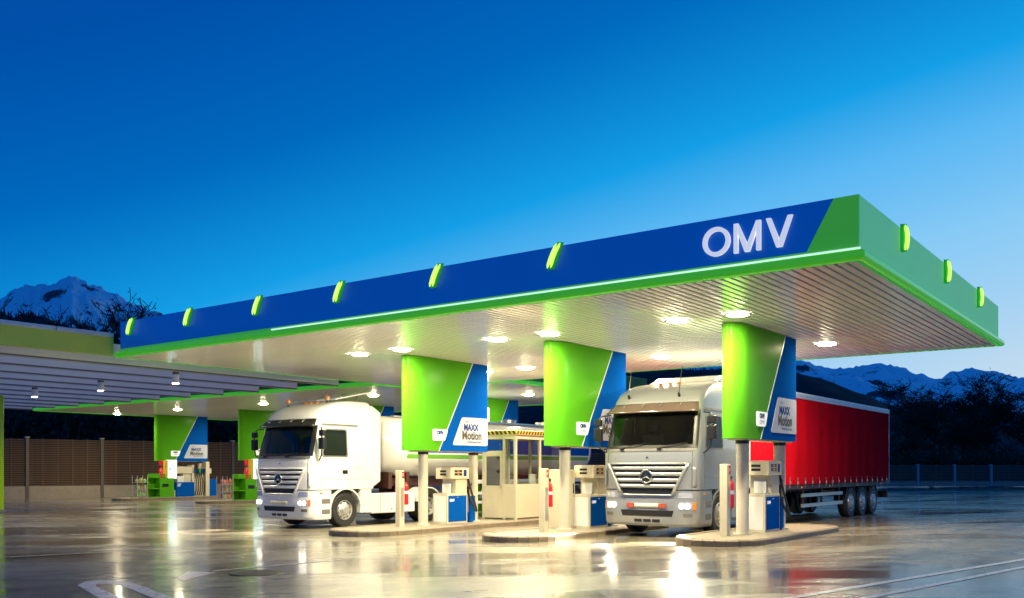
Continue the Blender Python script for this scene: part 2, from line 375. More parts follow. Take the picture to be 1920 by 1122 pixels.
ridge('wooded_hill', HILL_L, 1200, 600, M_FOREST, 20, .004, 8.2, n=120, rows=24)
def wood(name, label, prof, D, count, hmin, hmax, seed):
    rnd = random.Random(seed); mb = MB()
    for _ in range(count):
        px = rnd.uniform(prof[0][0], prof[-1][0]); t = 1 - rnd.random() ** 1.8 * .45
        dist = D - D * .5 * (1 - t) * .9; H = ((878 - interp(prof, px)) / 1725 * D) * t ** 1.15 - 9
        x = (px - 960) / 1725 * dist; h = rnd.uniform(hmin, hmax); r = h * rnd.uniform(.16, .26)
        for k in range(3):
            z0 = H + h * (.05 + .28 * k); z1 = H + h * (.5 + .25 * k); rr = r * (1 - .27 * k); a0 = rnd.random() * 6
            ring = [(x + rr * math.cos(a0 + i * 1.2566) * rnd.uniform(.75, 1.2), dist + rr * math.sin(a0 + i * 1.2566), z0) for i in range(5)]
            mb.add(ring + [(x + rnd.uniform(-.1, .1) * rr, dist, z1)], [(i, (i + 1) % 5, 5) for i in range(5)])
    return tag(mb.build(name, M_FOREST), label, 'wood', kind='stuff')
wood('conifer_wood', 'dark conifer wood on the hillside behind the red trailer', HILL_R, 1300, 12000, 4, 9, 1)
wood('conifer_wood', 'dark conifer wood on the hillside below the left snowy peak', HILL_L, 1200, 3500, 7, 13, 2)

# ---- road paint and drain covers
def paint(name, pts, label, cat='marking'):
    """a flat painted sheet lying on the ground, outline in ground pixels of the survey"""
    P = [G(*p) for p in pts]
    bm = bmesh.new(); f = bm.faces.new([bm.verts.new((p.x, p.y, 0)) for p in P])
    bmesh.ops.triangulate(bm, faces=[f])
    for _ in range(3):
        bmesh.ops.subdivide_edges(bm, edges=[e for e in bm.edges if e.calc_length() > .5], cuts=1)
    bmesh.ops.triangulate(bm, faces=bm.faces[:])
    for v in bm.verts: v.co.z = gz(UV(v.co.x, v.co.y)[1]) + .005
    for f in bm.faces:
        if f.normal.z < 0: f.normal_flip()
    me = bpy.data.meshes.new(name); bm.to_mesh(me); bm.free(); me.materials.append(M_PAINTW)
    return tag(obj(name, me), label, cat)
def strip(name, p0, p1, w, label):
    a, b = G(*p0), G(*p1); d = (b - a); d.z = 0; n = Vector((-d.y, d.x, 0)).normalized() * w / 2; mb = MB()
    def P(t, s_):
        p = a.lerp(b, t) + n * (2 * s_ - 1); return (p.x, p.y, gz(UV(p.x, p.y)[1]) + .005)
    mb.grid(P, 30, 1, flip=True)
    return tag(mb.build(name, M_PAINTW), label, 'marking')
paint('painted_arrow', [(145, 1098), (160, 1091), (190, 1088.5), (228, 1089), (252, 1094), (340, 1128), (300, 1128), (228, 1098), (205, 1095), (182, 1096), (178, 1099), (240, 1128), (196, 1128)], 'pale hooked lane arrow painted on the wet asphalt, bottom left')
paint('painted_arrow', [(330, 1086), (352, 1072), (405, 1074), (372, 1082), (345, 1090)], 'pale arrow head painted beside the drain cover')
strip('lane_line', (-60, 1049), (305, 1030), .10, 'thin white line across the forecourt at left')
strip('lane_line', (400, 1071), (640, 1050), .10, 'thin white line running right from the drain cover')
strip('lane_line', (1440, 1129), (1960, 1043), .11, 'upper white road edge line, bottom right')
strip('lane_line', (1590, 1129), (1960, 1056), .11, 'lower white road edge line, bottom right')
def drain(px, py, r, label):
    c = G(px, py); t = thing('manhole_cover', label, 'manhole', c)
    mb = MB(); mb.lathe([(r, 0.0), (r, .012), (r * .88, .012), (r * .88, .004)], lambda x, y, a: (x, y, a), 32); mb.build('ring', M_IRON, t)
    mb = MB(); mb.lathe([(r * .86, .003), (r * .86, .010), (.001, .010)], lambda x, y, a: (x, y, a), 32)
    for i in range(-4, 5):
        for j in range(-4, 5):
            if math.hypot(i, j) < 4.3: mb.box(i * r * .18 - .018, i * r * .18 + .018, j * r * .18 - .018, j * r * .18 + .018, .0095, .015)
    mb.build('lid', M_IRON, t)
drain(482, 1075, .42, 'round cast iron manhole cover on the wet forecourt')

# ---- kerbed pump islands
def island(u0, u1, v0, v1, label, stone=.85):
    vc = (v0 + v1) / 2; root = thing('pump_island', label, 'kerb island', S(u0, vc, gz(vc)), TH, 'kerbed islands between the lanes')
    Ln = u1 - u0; w = (v1 - v0) / 2; r = w
    path = []
    def arc(cx_, a0, a1, n):
        for i in range(n + 1):
            a = a0 + (a1 - a0) * i / n; path.append((cx_ + r * math.cos(a), r * math.sin(a)))
    arc(r, R(270), R(90), 12); nseg = max(2, int((Ln - 2 * r) / stone))
    for i in range(1, nseg): path.append((r + (Ln - 2 * r) * i / nseg, w))
    arc(Ln - r, R(90), R(-90), 8)
    for i in range(1, nseg): path.append((Ln - r - (Ln - 2 * r) * i / nseg, -w))
    n = len(path); hgt = .15
    def inset(i, d):
        p, q, s_ = Vector(path[i - 1]), Vector(path[i % n]), Vector(path[(i + 1) % n])
        t = (s_ - p).normalized(); nn = Vector((t.y, -t.x)); return q + nn * d
    cen = Vector((Ln / 2, 0)); sgn = 1 if (inset(0, .1) - cen).length < (Vector(path[0]) - cen).length else -1
    for i in range(n):
        g = .006
        a0, a1 = Vector(path[i]), Vector(path[(i + 1) % n]); b0, b1 = inset(i, .16 * sgn), inset((i + 1) % n, .16 * sgn)
        d = (a1 - a0).normalized() * g; dz = random.uniform(-.004, .004)
        A0, A1, B0, B1 = a0 + d, a1 - d, b0 + d, b1 - d
        T0, T1 = A0.lerp(B0, .18), A1.lerp(B1, .18)
        mb = MB(); vv = [(*A0, -.05), (*A1, -.05), (*A1, hgt - .03 + dz), (*A0, hgt - .03 + dz), (*T0, hgt + dz), (*T1, hgt + dz), (*B0, hgt + dz), (*B1, hgt + dz), (*B0, -.05), (*B1, -.05)]
        mb.add(vv, [(0, 1, 2, 3), (3, 2, 5, 4), (4, 5, 7, 6), (6, 7, 9, 8), (0, 3, 4, 6, 8), (1, 9, 7, 5, 2)])
        mb.build('kerb_stone', M_KERB, root)
    mb = MB(); top = [inset(i, .165 * sgn) for i in range(n)]
    mb.prism([(p.x, p.y) for p in top][::-1], -.05, hgt - .012, lambda p, q, a: (p, q, a)); mb.build('paving', M_PAVE, root)
    return root
island(3.1, 9.6, 3.0, 4.9, 'low kerbed island under the nearest pillar')
island(2.4, 9.6, 7.65, 9.5, 'low kerbed island under the middle pillar, left of the silver truck')
island(2.0, 13.0, 12.25, 14.3, 'long kerbed island under the glass booth and the left front pillar')
island(13.6, 21.0, 42.9, 44.9, 'far kerbed island of the leftmost car pump')
island(13.6, 21.0, 35.2, 37.0, 'far kerbed island of the car pump behind the white truck')

# ================================================================== MAIN CANOPY
def box_ring(mb, rect, prof, m=0):
    """sweep an (outward, z) profile round a rectangle u0,u1,v0,v1 with mitred corners"""
    u0, u1, v0, v1 = rect; n = len(prof)
    vv = []
    for o_, z in prof: vv += [(u0 - o_, v0 - o_, z), (u1 + o_, v0 - o_, z), (u1 + o_, v1 + o_, z), (u0 - o_, v1 + o_, z)]
    ff = [(i*4+k, i*4+(k+1) % 4, (i+1)*4+(k+1) % 4, (i+1)*4+k) for i in range(n-1) for k in range(4)]
    mb.add(vv, ff, m)
LIP = [(0, 4.515), (.03, 4.50), (.085, 4.505), (.115, 4.53), (.125, 4.57), (.115, 4.62), (.085, 4.655), (.03, 4.67), (0, 4.672)]
mc = thing('filling_station_canopy', 'large flat canopy with blue and green fascia and slatted white ceiling', 'canopy', S(0, 0, 0), TH)
MU, MV = 11.8, 19.9
MB().box(.06, MU - .06, .06, MV - .06, 4.60, 5.38).build('roof_deck', M_GREY, mc)
lip = MB(); box_ring(lip, (0, MU, 0, MV), LIP); lip.build('trim_lip', M_TRIM, mc, smooth=50)
fv = lambda p, q, a: (a, -p, q)          # front: p = -v, q = z, a = u
fz0, fz1 = 4.675, 5.49
seams = [3.30 + 2.767 * i for i in range(7)]
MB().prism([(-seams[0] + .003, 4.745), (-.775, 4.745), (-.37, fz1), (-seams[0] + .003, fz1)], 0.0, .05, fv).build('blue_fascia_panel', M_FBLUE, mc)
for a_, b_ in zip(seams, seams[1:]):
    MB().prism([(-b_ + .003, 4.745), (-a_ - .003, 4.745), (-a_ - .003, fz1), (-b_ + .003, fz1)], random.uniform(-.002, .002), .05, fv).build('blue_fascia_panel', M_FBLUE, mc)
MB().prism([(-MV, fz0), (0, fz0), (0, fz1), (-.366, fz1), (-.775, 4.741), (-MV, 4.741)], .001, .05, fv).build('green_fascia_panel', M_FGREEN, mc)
MB().prism([(-13.4, 4.679), (.03, 4.679), (.03, 4.706), (-13.4, 4.706)], -.03, -.004, fv).build('lit_strip', M_WLINE, mc)
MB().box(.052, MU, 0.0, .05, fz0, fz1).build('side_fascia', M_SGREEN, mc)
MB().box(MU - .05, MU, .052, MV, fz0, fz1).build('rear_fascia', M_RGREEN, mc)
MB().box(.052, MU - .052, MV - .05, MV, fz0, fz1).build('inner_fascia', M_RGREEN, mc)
MB().box(.03, MU - .03, .03, MV - .03, 4.575, 4.598).build('soffit_backing', M_VOID, mc)
# folded metal ceiling slats, each a long pan
pitch = .165; nsl = int((MV - .06) / pitch); pan = MB()
prof = [(-.056, 4.565), (-.061, 4.520), (-.051, 4.505), (.051, 4.505), (.061, 4.520), (.056, 4.565)]
pan.prism([(p, q) for p, q in prof], .03, MU - .03, lambda p, q, a: (a, p, q))
pan_me = pan.mesh('ceiling_slat', M_SOFFIT)
for i in range(nsl):
    o = obj('ceiling_slat', pan_me, mc); o.location.y = .03 + pitch * (i + .5); o.location.z = random.uniform(-.0015, .0015)
# raised letters O M V
sg = thing('lettering_sign', 'raised white OMV letters on the blue canopy fascia', 'sign', S(-.012, 2.46, 4.87), TH)
lf = lambda p, q, a: (a, -p, q)
def letter(polys, name):
    mb = MB()
    for poly in polys: mb.prism(poly, -.055, .0, lf)
    return mb.build(name, M_LETTER, sg, bevel=.004)
H_ = .47
ring = MB(); nO = 40; W_ = .47
for i in range(nO):
    a0, a1 = 2*math.pi*i/nO, 2*math.pi*(i+1)/nO
    q = [(W_/2*(1+math.cos(a)*k1), H_/2*(1+math.sin(a)*k2)) for a, k1, k2 in ((a0, .70, .72), (a0, 1, 1), (a1, 1, 1), (a1, .70, .72))]
    ring.prism(q, -.055, 0, lf)
ring.build('letter', M_LETTER, sg, smooth=40)
mx0 = .535; mw = .445; sw = .072
letter([[(mx0, 0), (mx0+sw, 0), (mx0+sw, H_), (mx0, H_)], [(mx0+mw-sw, 0), (mx0+mw, 0), (mx0+mw, H_), (mx0+mw-sw, H_)],
        [(mx0+sw, H_), (mx0+sw, H_-.17), (mx0+mw/2-.04, 0), (mx0+mw/2, 0), (mx0+mw/2, .13)], [(mx0+mw-sw, H_), (mx0+mw/2, .13), (mx0+mw/2, 0), (mx0+mw/2+.04, 0), (mx0+mw-sw, H_-.17)]], 'letter')
vx0 = 1.065; vw = .425
letter([[(vx0, H_), (vx0+vw/2-.045, 0), (vx0+vw/2, 0), (vx0+vw/2, .12), (vx0+.078, H_)], [(vx0+vw-.078, H_), (vx0+vw/2, .12), (vx0+vw/2, 0), (vx0+vw/2+.045, 0), (vx0+vw, H_)]], 'letter')

# glowing green lamps on the fascia
def fascia_lamp(loc, rz, lean, label, group):
    t = thing('fascia_lamp', label, 'lamp', loc, rz, group)     # local: x outwards, y along the fascia, z up
    def bar(y, r, name, m):
        n = 8; h = .21; pts = []
        for k in range(n + 1):
            s_ = k / n * 2 - 1; pts.append((.07 + .03 * (1 - s_ * s_), y - lean * s_, s_ * h))
        rr = [r * (.35 if k in (0, n) else 1) for k in range(n + 1)]
        MB().tube(pts, rr, 10).build(name, m, t, smooth=60)
    bar(-.038, .027, 'glow_tube', M_FLAMP); bar(.038, .027, 'glow_tube', M_FLAMP)
    mb = MB(); mb.add([(x, y - lean * s_, s_ * .23) for s_ in (-1, 1) for x, y in ((0, -.072), (.085, -.012), (.085, .012), (0, .072))],
        [(0, 1, 2, 3), (7, 6, 5, 4), (0, 4, 5, 1), (1, 5, 6, 2), (2, 6, 7, 3), (3, 7, 4, 0)]); mb.build('casing', M_FLAMPC, t)
ordn = ['first', 'second', 'third', 'fourth', 'fifth', 'sixth', 'seventh', 'eighth', 'ninth', 'tenth', 'eleventh', 'twelfth']
for i, v in enumerate([5.38, 8.25, 11.08, 13.89, 16.67, 19.33]):
    fascia_lamp(S(0, v, 5.31), TH + math.pi, -.105, 'slanted glowing green lamp on the blue fascia, %s from the white letters' % ordn[i], 'green lamps on the canopy fascia')
for i, u in enumerate([2.43, 5.72, 9.11]):
    fascia_lamp(S(u, 0, 5.32), TH - math.pi / 2, .0, 'upright glowing green lamp on the green end fascia, %s from the corner' % ordn[i], 'green lamps on the canopy fascia')

# round ceiling lamps
def ceiling_lamp(u, v, z, label, group, m=None, r=.21):
    t = thing('ceiling_lamp', label, 'ceiling lamp', S(u, v, z), TH, group)
    MB().lathe([(r + .07, .0), (r + .07, -.012), (r + .02, -.03), (r, -.02)], lambda x, y, a: (x, y, a), 28).build('rim', M_STEEL, t, smooth=40)
    MB().lathe([(r, -.015), (r * .92, -.028), (r * .65, -.038), (.002, -.042)], lambda x, y, a: (x, y, a), 28).build('lens', m or M_LAMP, t, smooth=60)
k = 0
for u, row in ((3.35, 'front'), (8.8, 'rear')):
    for i, v in enumerate([3.3, 4.6, 7.8, 9.3, 12.4, 13.95]):
        ceiling_lamp(u, v, 4.503, 'bright round lamp in the slatted ceiling, %s row, %s from the open corner' % (row, ordn[i]), 'round lamps in the main canopy ceiling')

# ================================================================== REAR CANOPY over the car pumps
rc = thing('filling_station_canopy', 'rear canopy with green fascia over the far car pumps', 'canopy', S(0, 0, 0), TH)
OUT = [(11.95, 15.6), (22.4, 15.6), (22.4, 45.5), (10.1, 45.5), (10.1, 20.25), (11.95, 20.25)]
def outline_sweep(mb, outl, prof):
    n = len(outl); vv = []
    for o_, z in prof:
        for i in range(n):
            p, q, s_ = Vector(outl[i-1]), Vector(outl[i]), Vector(outl[(i+1) % n])
            d1, d2 = (q-p).normalized(), (s_-q).normalized(); n1, n2 = Vector((d1.y, -d1.x)), Vector((d2.y, -d2.x))
            c = q + n1 * o_ + n2 * o_; vv.append((c.x, c.y, z))
    mb.add(vv, [(i*n+k, i*n+(k+1) % n, (i+1)*n+(k+1) % n, (i+1)*n+k) for i in range(len(prof)-1) for k in range(n)])
mb = MB(); outline_sweep(mb, OUT, [(0, 4.66), (0, 5.40), (-.15, 5.42)]); mb.build('fascia', M_RGREEN, rc)
mb = MB(); outline_sweep(mb, OUT, [(o_ * .8, z - .02) for o_, z in LIP]); mb.build('trim_lip', M_TRIM, rc, smooth=50)
mb = MB(); mb.prism([(p, q) for p, q in OUT], 4.56, 5.38, lambda p, q, a: (p, q, a)); mb.build('roof_deck', M_GREY, rc)
def slat_mesh(u0, u1, w):
    return MB().prism([(-w/2, 4.555), (-w/2, 4.515), (-w/2+.015, 4.50), (w/2-.015, 4.50), (w/2, 4.515), (w/2, 4.555)], u0, u1, lambda p, q, a: (a, p, q)).mesh('ceiling_slat', M_SOFFIT)
sa, sb_ = slat_mesh(12.0, 22.35, .30), slat_mesh(10.15, 22.35, .30)
v = 15.85
while v < 45.4:
    o = obj('ceiling_slat', sa if v < 20.4 else sb_, rc); o.location.y = v; v += .335
for i, (u, v) in enumerate([(14.2, 44.6), (14.0, 38.5), (13.9, 31.4), (13.5, 23.7), (20.0, 40.5), (20.0, 33.0), (20, 25.5), (17, 18.2)]):
    ceiling_lamp(u, v, 4.498, ['round ceiling lamp at the left end of the rear canopy', 'round ceiling lamp above the leftmost far pillar', 'round ceiling lamp above the roof front of the white truck', 'round ceiling lamp above the rear of the white cab',
        'round rear canopy lamp behind the leftmost far pillar', 'round rear canopy lamp hidden behind the white truck', 'round rear canopy lamp behind the tank trailer', 'round rear canopy lamp near its green inner corner'][i], 'round lamps in the rear canopy ceiling', M_LAMPBACK, .19)

M_HANGFILL = mat('hanging_lamp_added_fill', (1, .9, .7), .4, emit=(1, .85, .55), estr=2600)  # glow added as fill for the beams and ground of the left wing
# ================================================================== PERGOLA WING at left
pg = thing('pergola', 'open pergola wing of deep white beams with olive plaster fascia', 'pergola', S(0, 0, 0), TH)
beam_me = MB().box(-13, 8.9, -.09, -.07, 4.40, 4.98).box(-13, 8.9, .07, .09, 4.40, 4.98).box(-13, 8.9, -.09, .09, 4.982, 5.0).box(8.88, 8.9, -.0695, .0695, 4.44, 4.98).mesh('beam', M_BEAM)
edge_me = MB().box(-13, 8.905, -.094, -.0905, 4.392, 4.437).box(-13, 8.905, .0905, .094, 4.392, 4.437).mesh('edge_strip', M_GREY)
for kk in range(11):
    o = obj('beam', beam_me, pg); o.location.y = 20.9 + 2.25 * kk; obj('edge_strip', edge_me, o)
MB().box(-13, -.14, 20.0, 20.18, 4.55, 5.048).build('fascia', M_PLASTER, pg)
uu = -.16
while uu > -12.5:
    MB().box(uu - 1.58, uu, 19.95, 20.26, 5.05, 5.17).build('coping', M_COPING, pg, bevel=.01); uu -= 1.6
MB().box(8.9, 9.05, 20.6, 45.4, 4.72, 5.0).build('end_beam', M_BEAM, pg)
for v_, i in ((34.95, 0),):
    t = thing('post', 'lime green square post at the left edge under the pergola', 'post', S(3.3, v_, gz(v_)), TH)
    MB().box(-.3, .3, -.3, .3, 0, 4.39 - gz(v_)).build('shaft', M_LIME, t, bevel=.05, seg=3)
    MB().box(-.34, .34, -.34, .34, 0, .12).build('base', M_GREY, t, bevel=.01)
for i, v_ in enumerate((21.7, 26.1, 30.7)):
    t = thing('hanging_lamp', 'white cylinder lamp hanging below the pergola beams, %s from the left' % ['third', 'second', 'first'][i], 'hanging lamp', S(2.9, v_, 4.1), TH, 'cylinder lamps under the pergola')
    MB().lathe([(.092, .24), (.092, 0), (.105, 0), (.105, .28), (.0, .28)], lambda x, y, a: (x, y, a), 22).build('shade', M_WHITE, t, smooth=40)
    MB().cyl((0, 0, .045), (0, 0, .065), .088, n=20).build('added_fill_disc', M_HANGFILL, t); MB().cyl((0, 0, .28), (0, 0, .37), .10, n=20).build('cap', M_GREY, t, smooth=40)  # glowing disc added inside the shade as fill light
    MB().cyl((0, 0, .37), (0, 0, .62), .025, n=8).build('stem', M_WHITE, t)
    MB().box(-.04, .04, -.72, .04, .60, .66).build('bracket', M_WHITE, t)

# ================================================================== PILLARS with the livery panels
ZB = 2.2
M_PILLAR = mat('pillar_green', (.08, .34, .014), .20, var=.05, vscale=1.0, spec=.03)
def pillar(u, v, label, group):
    g = gz(v); H = 4.50 - g - .003
    t = thing('canopy_pillar', label, 'pillar', S(u, v, g), TH, group)
    hw = .27; L_ = 3.33; nose = .50; out = []
    for i in range(13):
        a = R(90 + 180 * i / 12); out.append((nose + nose * math.cos(a), hw * math.sin(a)))      # +y side round the nose to -y side
    out += [(L_ - .03, -hw), (L_, -hw + .03), (L_, hw - .03), (L_ - .03, hw)]
    MB().prism(out, ZB, H, lambda p, q, a: (p, q, a)).build('panel_body', M_PILLAR, t, smooth=40)
    MB().box(.5, L_ - .1, -hw + .06, hw - .06, ZB - .025, ZB).build('underside', M_CREAM, t)
    for sy in (-1, 1):
        f = lambda p, q, a, sy=sy: (p, sy * (hw + a), q)
        d0, d1 = 1.12, 2.61
        MB().prism([(d0 + .03, ZB), (L_ - .02, ZB), (L_ - .02, H), (d1 + .03, H)], 0, .006, f).build('blue_panel', M_BLUE, t)
        MB().prism([(d0, ZB), (d0 + .03, ZB), (d1 + .03, H), (d1, H)], 0, .007, f).build('white_stripe', M_WHITE, t)
        # price style sign: white plate with slanted left edge
        def rounded(pts, r):
            o = []
            for i in range(len(pts)):
                p, q, s_ = Vector(pts[i-1]), Vector(pts[i]), Vector(pts[(i+1) % len(pts)])
                a, b = q + (p - q).normalized() * r, q + (s_ - q).normalized() * r
                for k in range(5):
                    w = k / 4; o.append(tuple(a * (1-w)**2 + q * 2*w*(1-w) + b * w*w))
            return o
        pl = MB().prism(rounded([(1.72, ZB+.20), (3.30, ZB+.14), (3.30, ZB+1.0), (2.16, ZB+1.0)] if 0 else [(1.70, ZB+.17), (3.305, ZB+.17), (3.305, ZB+.98), (2.12, ZB+.98)], .07), .007, .014, f).build('sign_plate', M_SIGNW, t)
        x0 = 0.0 if sy < 0 else 1.0
        tf = (lambda a, b: (a, -(hw + .017), b)) if sy < 0 else (lambda a, b: (5.0 - a, hw + .017, b))
        mb = MB(); sh = 0.0 if sy < 0 else .0
        text_geo('OMV', .085, lambda a, b: tf(2.25 + a, ZB + .83 + b), mb, 0, 1.0)
        text_geo('MAXX', .25, lambda a, b: tf(2.20 + a, ZB + .61 + b), mb, 0, .92, bold=.011)
        text_geo('Motion', .34, lambda a, b: tf(2.12 + a, ZB + .35 + b), mb, 1, .90, bold=.011)
        text_geo('Performance Fuels', .085, lambda a, b: tf(2.36 + a, ZB + .25 + b), mb, 0, 1.0, bold=.001)
        mb.build('sign_lettering', [M_TXTB, M_TXTG], pl)
        lp = MB().prism(rounded([(.86, ZB+.28), (1.36, ZB+.28), (1.50, ZB+.60), (.86, ZB+.60)], .06), .008, .022, f).build('logo_plate', mat('logo_lit', (.85, .86, .84), .3, emit=(1, 1, .9), estr=.45), t)
        tl = (lambda a, b: (a, -(hw + .025), b)) if sy < 0 else (lambda a, b: (2.3 - a, hw + .025, b))
        mb = MB()
        text_geo('OMV', .13, lambda a, b: tl(1.02 + a, ZB + .465 + b), mb, 0, .95, bold=.012)
        text_geo('OMV', .13, lambda a, b: tl(1.02 + a, ZB + .33 + b), mb, 0, .98)
        mb.build('logo_lettering', M_TXTB, lp)
    for x in (.78, 2.98):
        po = MB().cyl((x, 0, .10), (x, 0, ZB - .02), .135, n=24).build('pole', M_POLE, t, smooth=40)
        MB().cyl((x, 0, ZB - .10), (x, 0, ZB - .015), .15, n=24).build('collar', M_BLACK, po, smooth=40)
        MB().cyl((x, 0, .12), (x, 0, .17), .20, n=24).build('foot', M_POLE, po, smooth=40)
pillar(4.25, 3.9, 'nearest green and blue canopy pillar, in front of the red trailer', 'livery pillars')
pillar(4.25, 8.5, 'middle green and blue canopy pillar, left of the silver truck', 'livery pillars')
pillar(4.25, 13.2, 'green and blue canopy pillar beside the tank trailer', 'livery pillars')
pillar(16.0, 43.8, 'far left green and blue pillar in front of the slatted barrier', 'livery pillars')
pillar(16.0, 36.1, 'far green and blue pillar half hidden by the white truck cab', 'livery pillars')
pillar(16.0, 28.4, 'far pillar hidden behind the white truck, blue edge showing', 'livery pillars')
pillar(16.4, 21.0, 'far pillar behind the booth, right of the signed left front pillar', 'livery pillars')

# ================================================================== POSTS WITH EXTINGUISHERS
def ext_post(u, v, label, elabel, z0=.13):
    g = gz(v); t = thing('service_post', label, 'post', S(u, v, g), TH, 'service posts on the islands')
    MB().box(-.13, .05, -.085, .085, z0, 1.66).build('column', M_CREAM, t, bevel=.012)
    MB().box(-.05, .04, -.091, -.0855, 1.45, 1.62).build('red_sign', M_RED, t)
    mb = MB(); text_geo('F', .13, lambda a, b: (-.04 + a, -.0925, 1.485 + b), mb); mb.build('sign_symbol', M_WHITE, t)
    MB().box(-.10, .02, -.0875, -.0855, .4, 1.2).build('access_panel', M_STEEL, t)
    e = thing('fire_extinguisher', elabel, 'extinguisher', S(u + .13, v - .05, g + .72), TH, 'red fire extinguishers')
    MB().lathe([(.001, 0), (.075, .01), (.08, .04), (.08, .50), (.06, .56), (.03, .59), (.03, .63)], lambda x, y, a: (x, y, a), 18).build('cylinder', M_RED, e, smooth=50)
    MB().box(-.02, .02, -.03, .03, .63, .67).box(-.10, .03, -.012, .012, .66, .69).build('valve', M_BLACK, e)
    MB().tube([(-.03, 0, .65), (-.10, -.02, .55), (-.10, -.02, .3)], .012, 6).build('hose', M_BLACK, e, smooth=60)
    MB().lathe([(.0815, .30), (.0815, .38)], lambda x, y, a: (x, y, a), 18).build('paper_label', M_SIGNW, e)
    MB().box(-.09, -.07, -.03, .03, .1, .5).build('bracket', M_STEEL, e)
ext_post(4.38, 4.0, 'cream steel post just left of the nearest pole', 'red extinguisher between cream post and nearest pole')
ext_post(4.30, 8.6, 'cream steel post left of the middle pole', 'red extinguisher on the cream post beside the middle pole')
ext_post(4.25, 13.3, 'cream steel post beside the white truck fuel tank', 'red extinguisher on the post beside the tank trailer')

# ================================================================== TRUCK FUEL PUMPS
def pump(u, v, label, mirror=1):
    g = gz(v); t = thing('fuel_pump', label, 'fuel pump', S(u, v, g + .13), TH, 'truck fuel pumps on the islands')
    MB().box(-.05, .85, -.27, .27, 0, .86).build('cabinet', M_CREAM, t, bevel=.012)
    p = MB().box(.0, .80, -.276, -.271, .06, .80).build('blue_door', M_BLUE, t)
    mb = MB(); text_geo('OMV', .10, lambda a, b: (.05 + a, -.2785, .64 + b), mb, 0, .95, bold=.004); mb.build('door_lettering', M_LETTER, p)
    MB().box(.36, .42, -.290, -.2765, .74, .765).build('latch', M_STEEL, p)
    MB().box(-.056, -.051, -.22, .22, .06, .80).build('end_panel', M_WHITE, t)
    MB().box(.35, .85, -.25, .25, .86, 1.28).build('column', M_CREAM, t, bevel=.01)
    MB().box(.342, .35, -.16, .16, .92, 1.18).build('louvre_panel', M_STEEL, t)
    h = MB().box(.10, .90, -.29, .29, 1.28, 1.60).build('head', M_CREAM, t, bevel=.012)
    for k, z in enumerate((1.47, 1.38)):
        d = MB().box(.25, .58, -.297, -.291, z, z + .065).build('display', M_BLACK, h)
        mb = MB(); text_geo('0.00' if k == 0 else '0.00', .055, lambda a, b: (.36 + a, -.2985, z + .012 + b), mb, 0, 1.0); mb.build('digits', mat('amber_digits', (.9, .4, .02), .3, emit=(1, .45, .05), estr=1.2), d)
        d = MB().box(.094, .099, -.10, .12, z, z + .055).build('display', M_BLACK, h)
    MB().box(.66, .78, -.297, -.291, 1.36, 1.54).build('keypad', M_TXTB, h)
    MB().box(.12, .88, -.20, .20, 1.60, 1.615).build('cap_sheet', M_STEEL, h)
    # hose side at the far end: holster, nozzle, hanging hose
    MB().box(.86, .98, -.22, .22, .30, 1.34).build('holster', M_GREY, t, bevel=.01)
    for y in (-.235, .235):
        s_ = 1 if y > 0 else -1
        nz_ = MB().box(.88, 1.0, y - .03, y + .03, .98, 1.06).box(.90, .94, y - .03, y + .03, .86, .99); nz_.tube([(.99, y, 1.03), (1.06, y, 1.08), (1.10, y, 1.16)], .016, 8); nz_.build('nozzle', M_BLACK, t, smooth=50)
        pts = []
        for i in range(13):
            w = i / 12; pts.append((.93 + .20 * math.sin(math.pi * w), y + s_ * .16 * math.sin(math.pi * w), .88 - .75 * math.sin(math.pi * w) ** .8 + .42 * w))
        MB().tube(pts, .028, 8).build('hose', M_DARK, t, smooth=60)
    MB().box(1.02, 1.30, -.22, .22, 0, .78).build('bin_body', M_BLUE, t, bevel=.012)
    MB().box(1.01, 1.31, -.23, .23, .78, .81).build('bin_lid', M_CREAM, t)
    MB().box(.10, .34, -.20, .12, .86, .88).build('shelf', M_STEEL, t)
    MB().box(.12, .16, -.22, .06, .88, 1.14).build('notice_board', M_WHITE, t)
pump(5.95, 4.0, 'cream fuel pump on the nearest island before the red trailer')
pump(5.95, 8.6, 'cream fuel pump left of the silver truck grille')
pump(5.90, 13.3, 'cream and blue fuel pump beside the tank trailer')
# tall service cabinet beside the middle pump
t = thing('service_cabinet', 'tall cream service cabinet behind the middle pole', 'cabinet', S(5.45, 9.05, gz(9.0) + .13), TH)
MB().box(0, .55, -.22, .22, 0, 1.50).build('body', M_CREAM, t, bevel=.012); MB().box(.03, .52, -.226, -.221, .08, 1.44).build('door', M_CREAM, t); MB().box(.44, .47, -.245, -.2265, .9, 1.15).build('handle', M_BLACK, t)

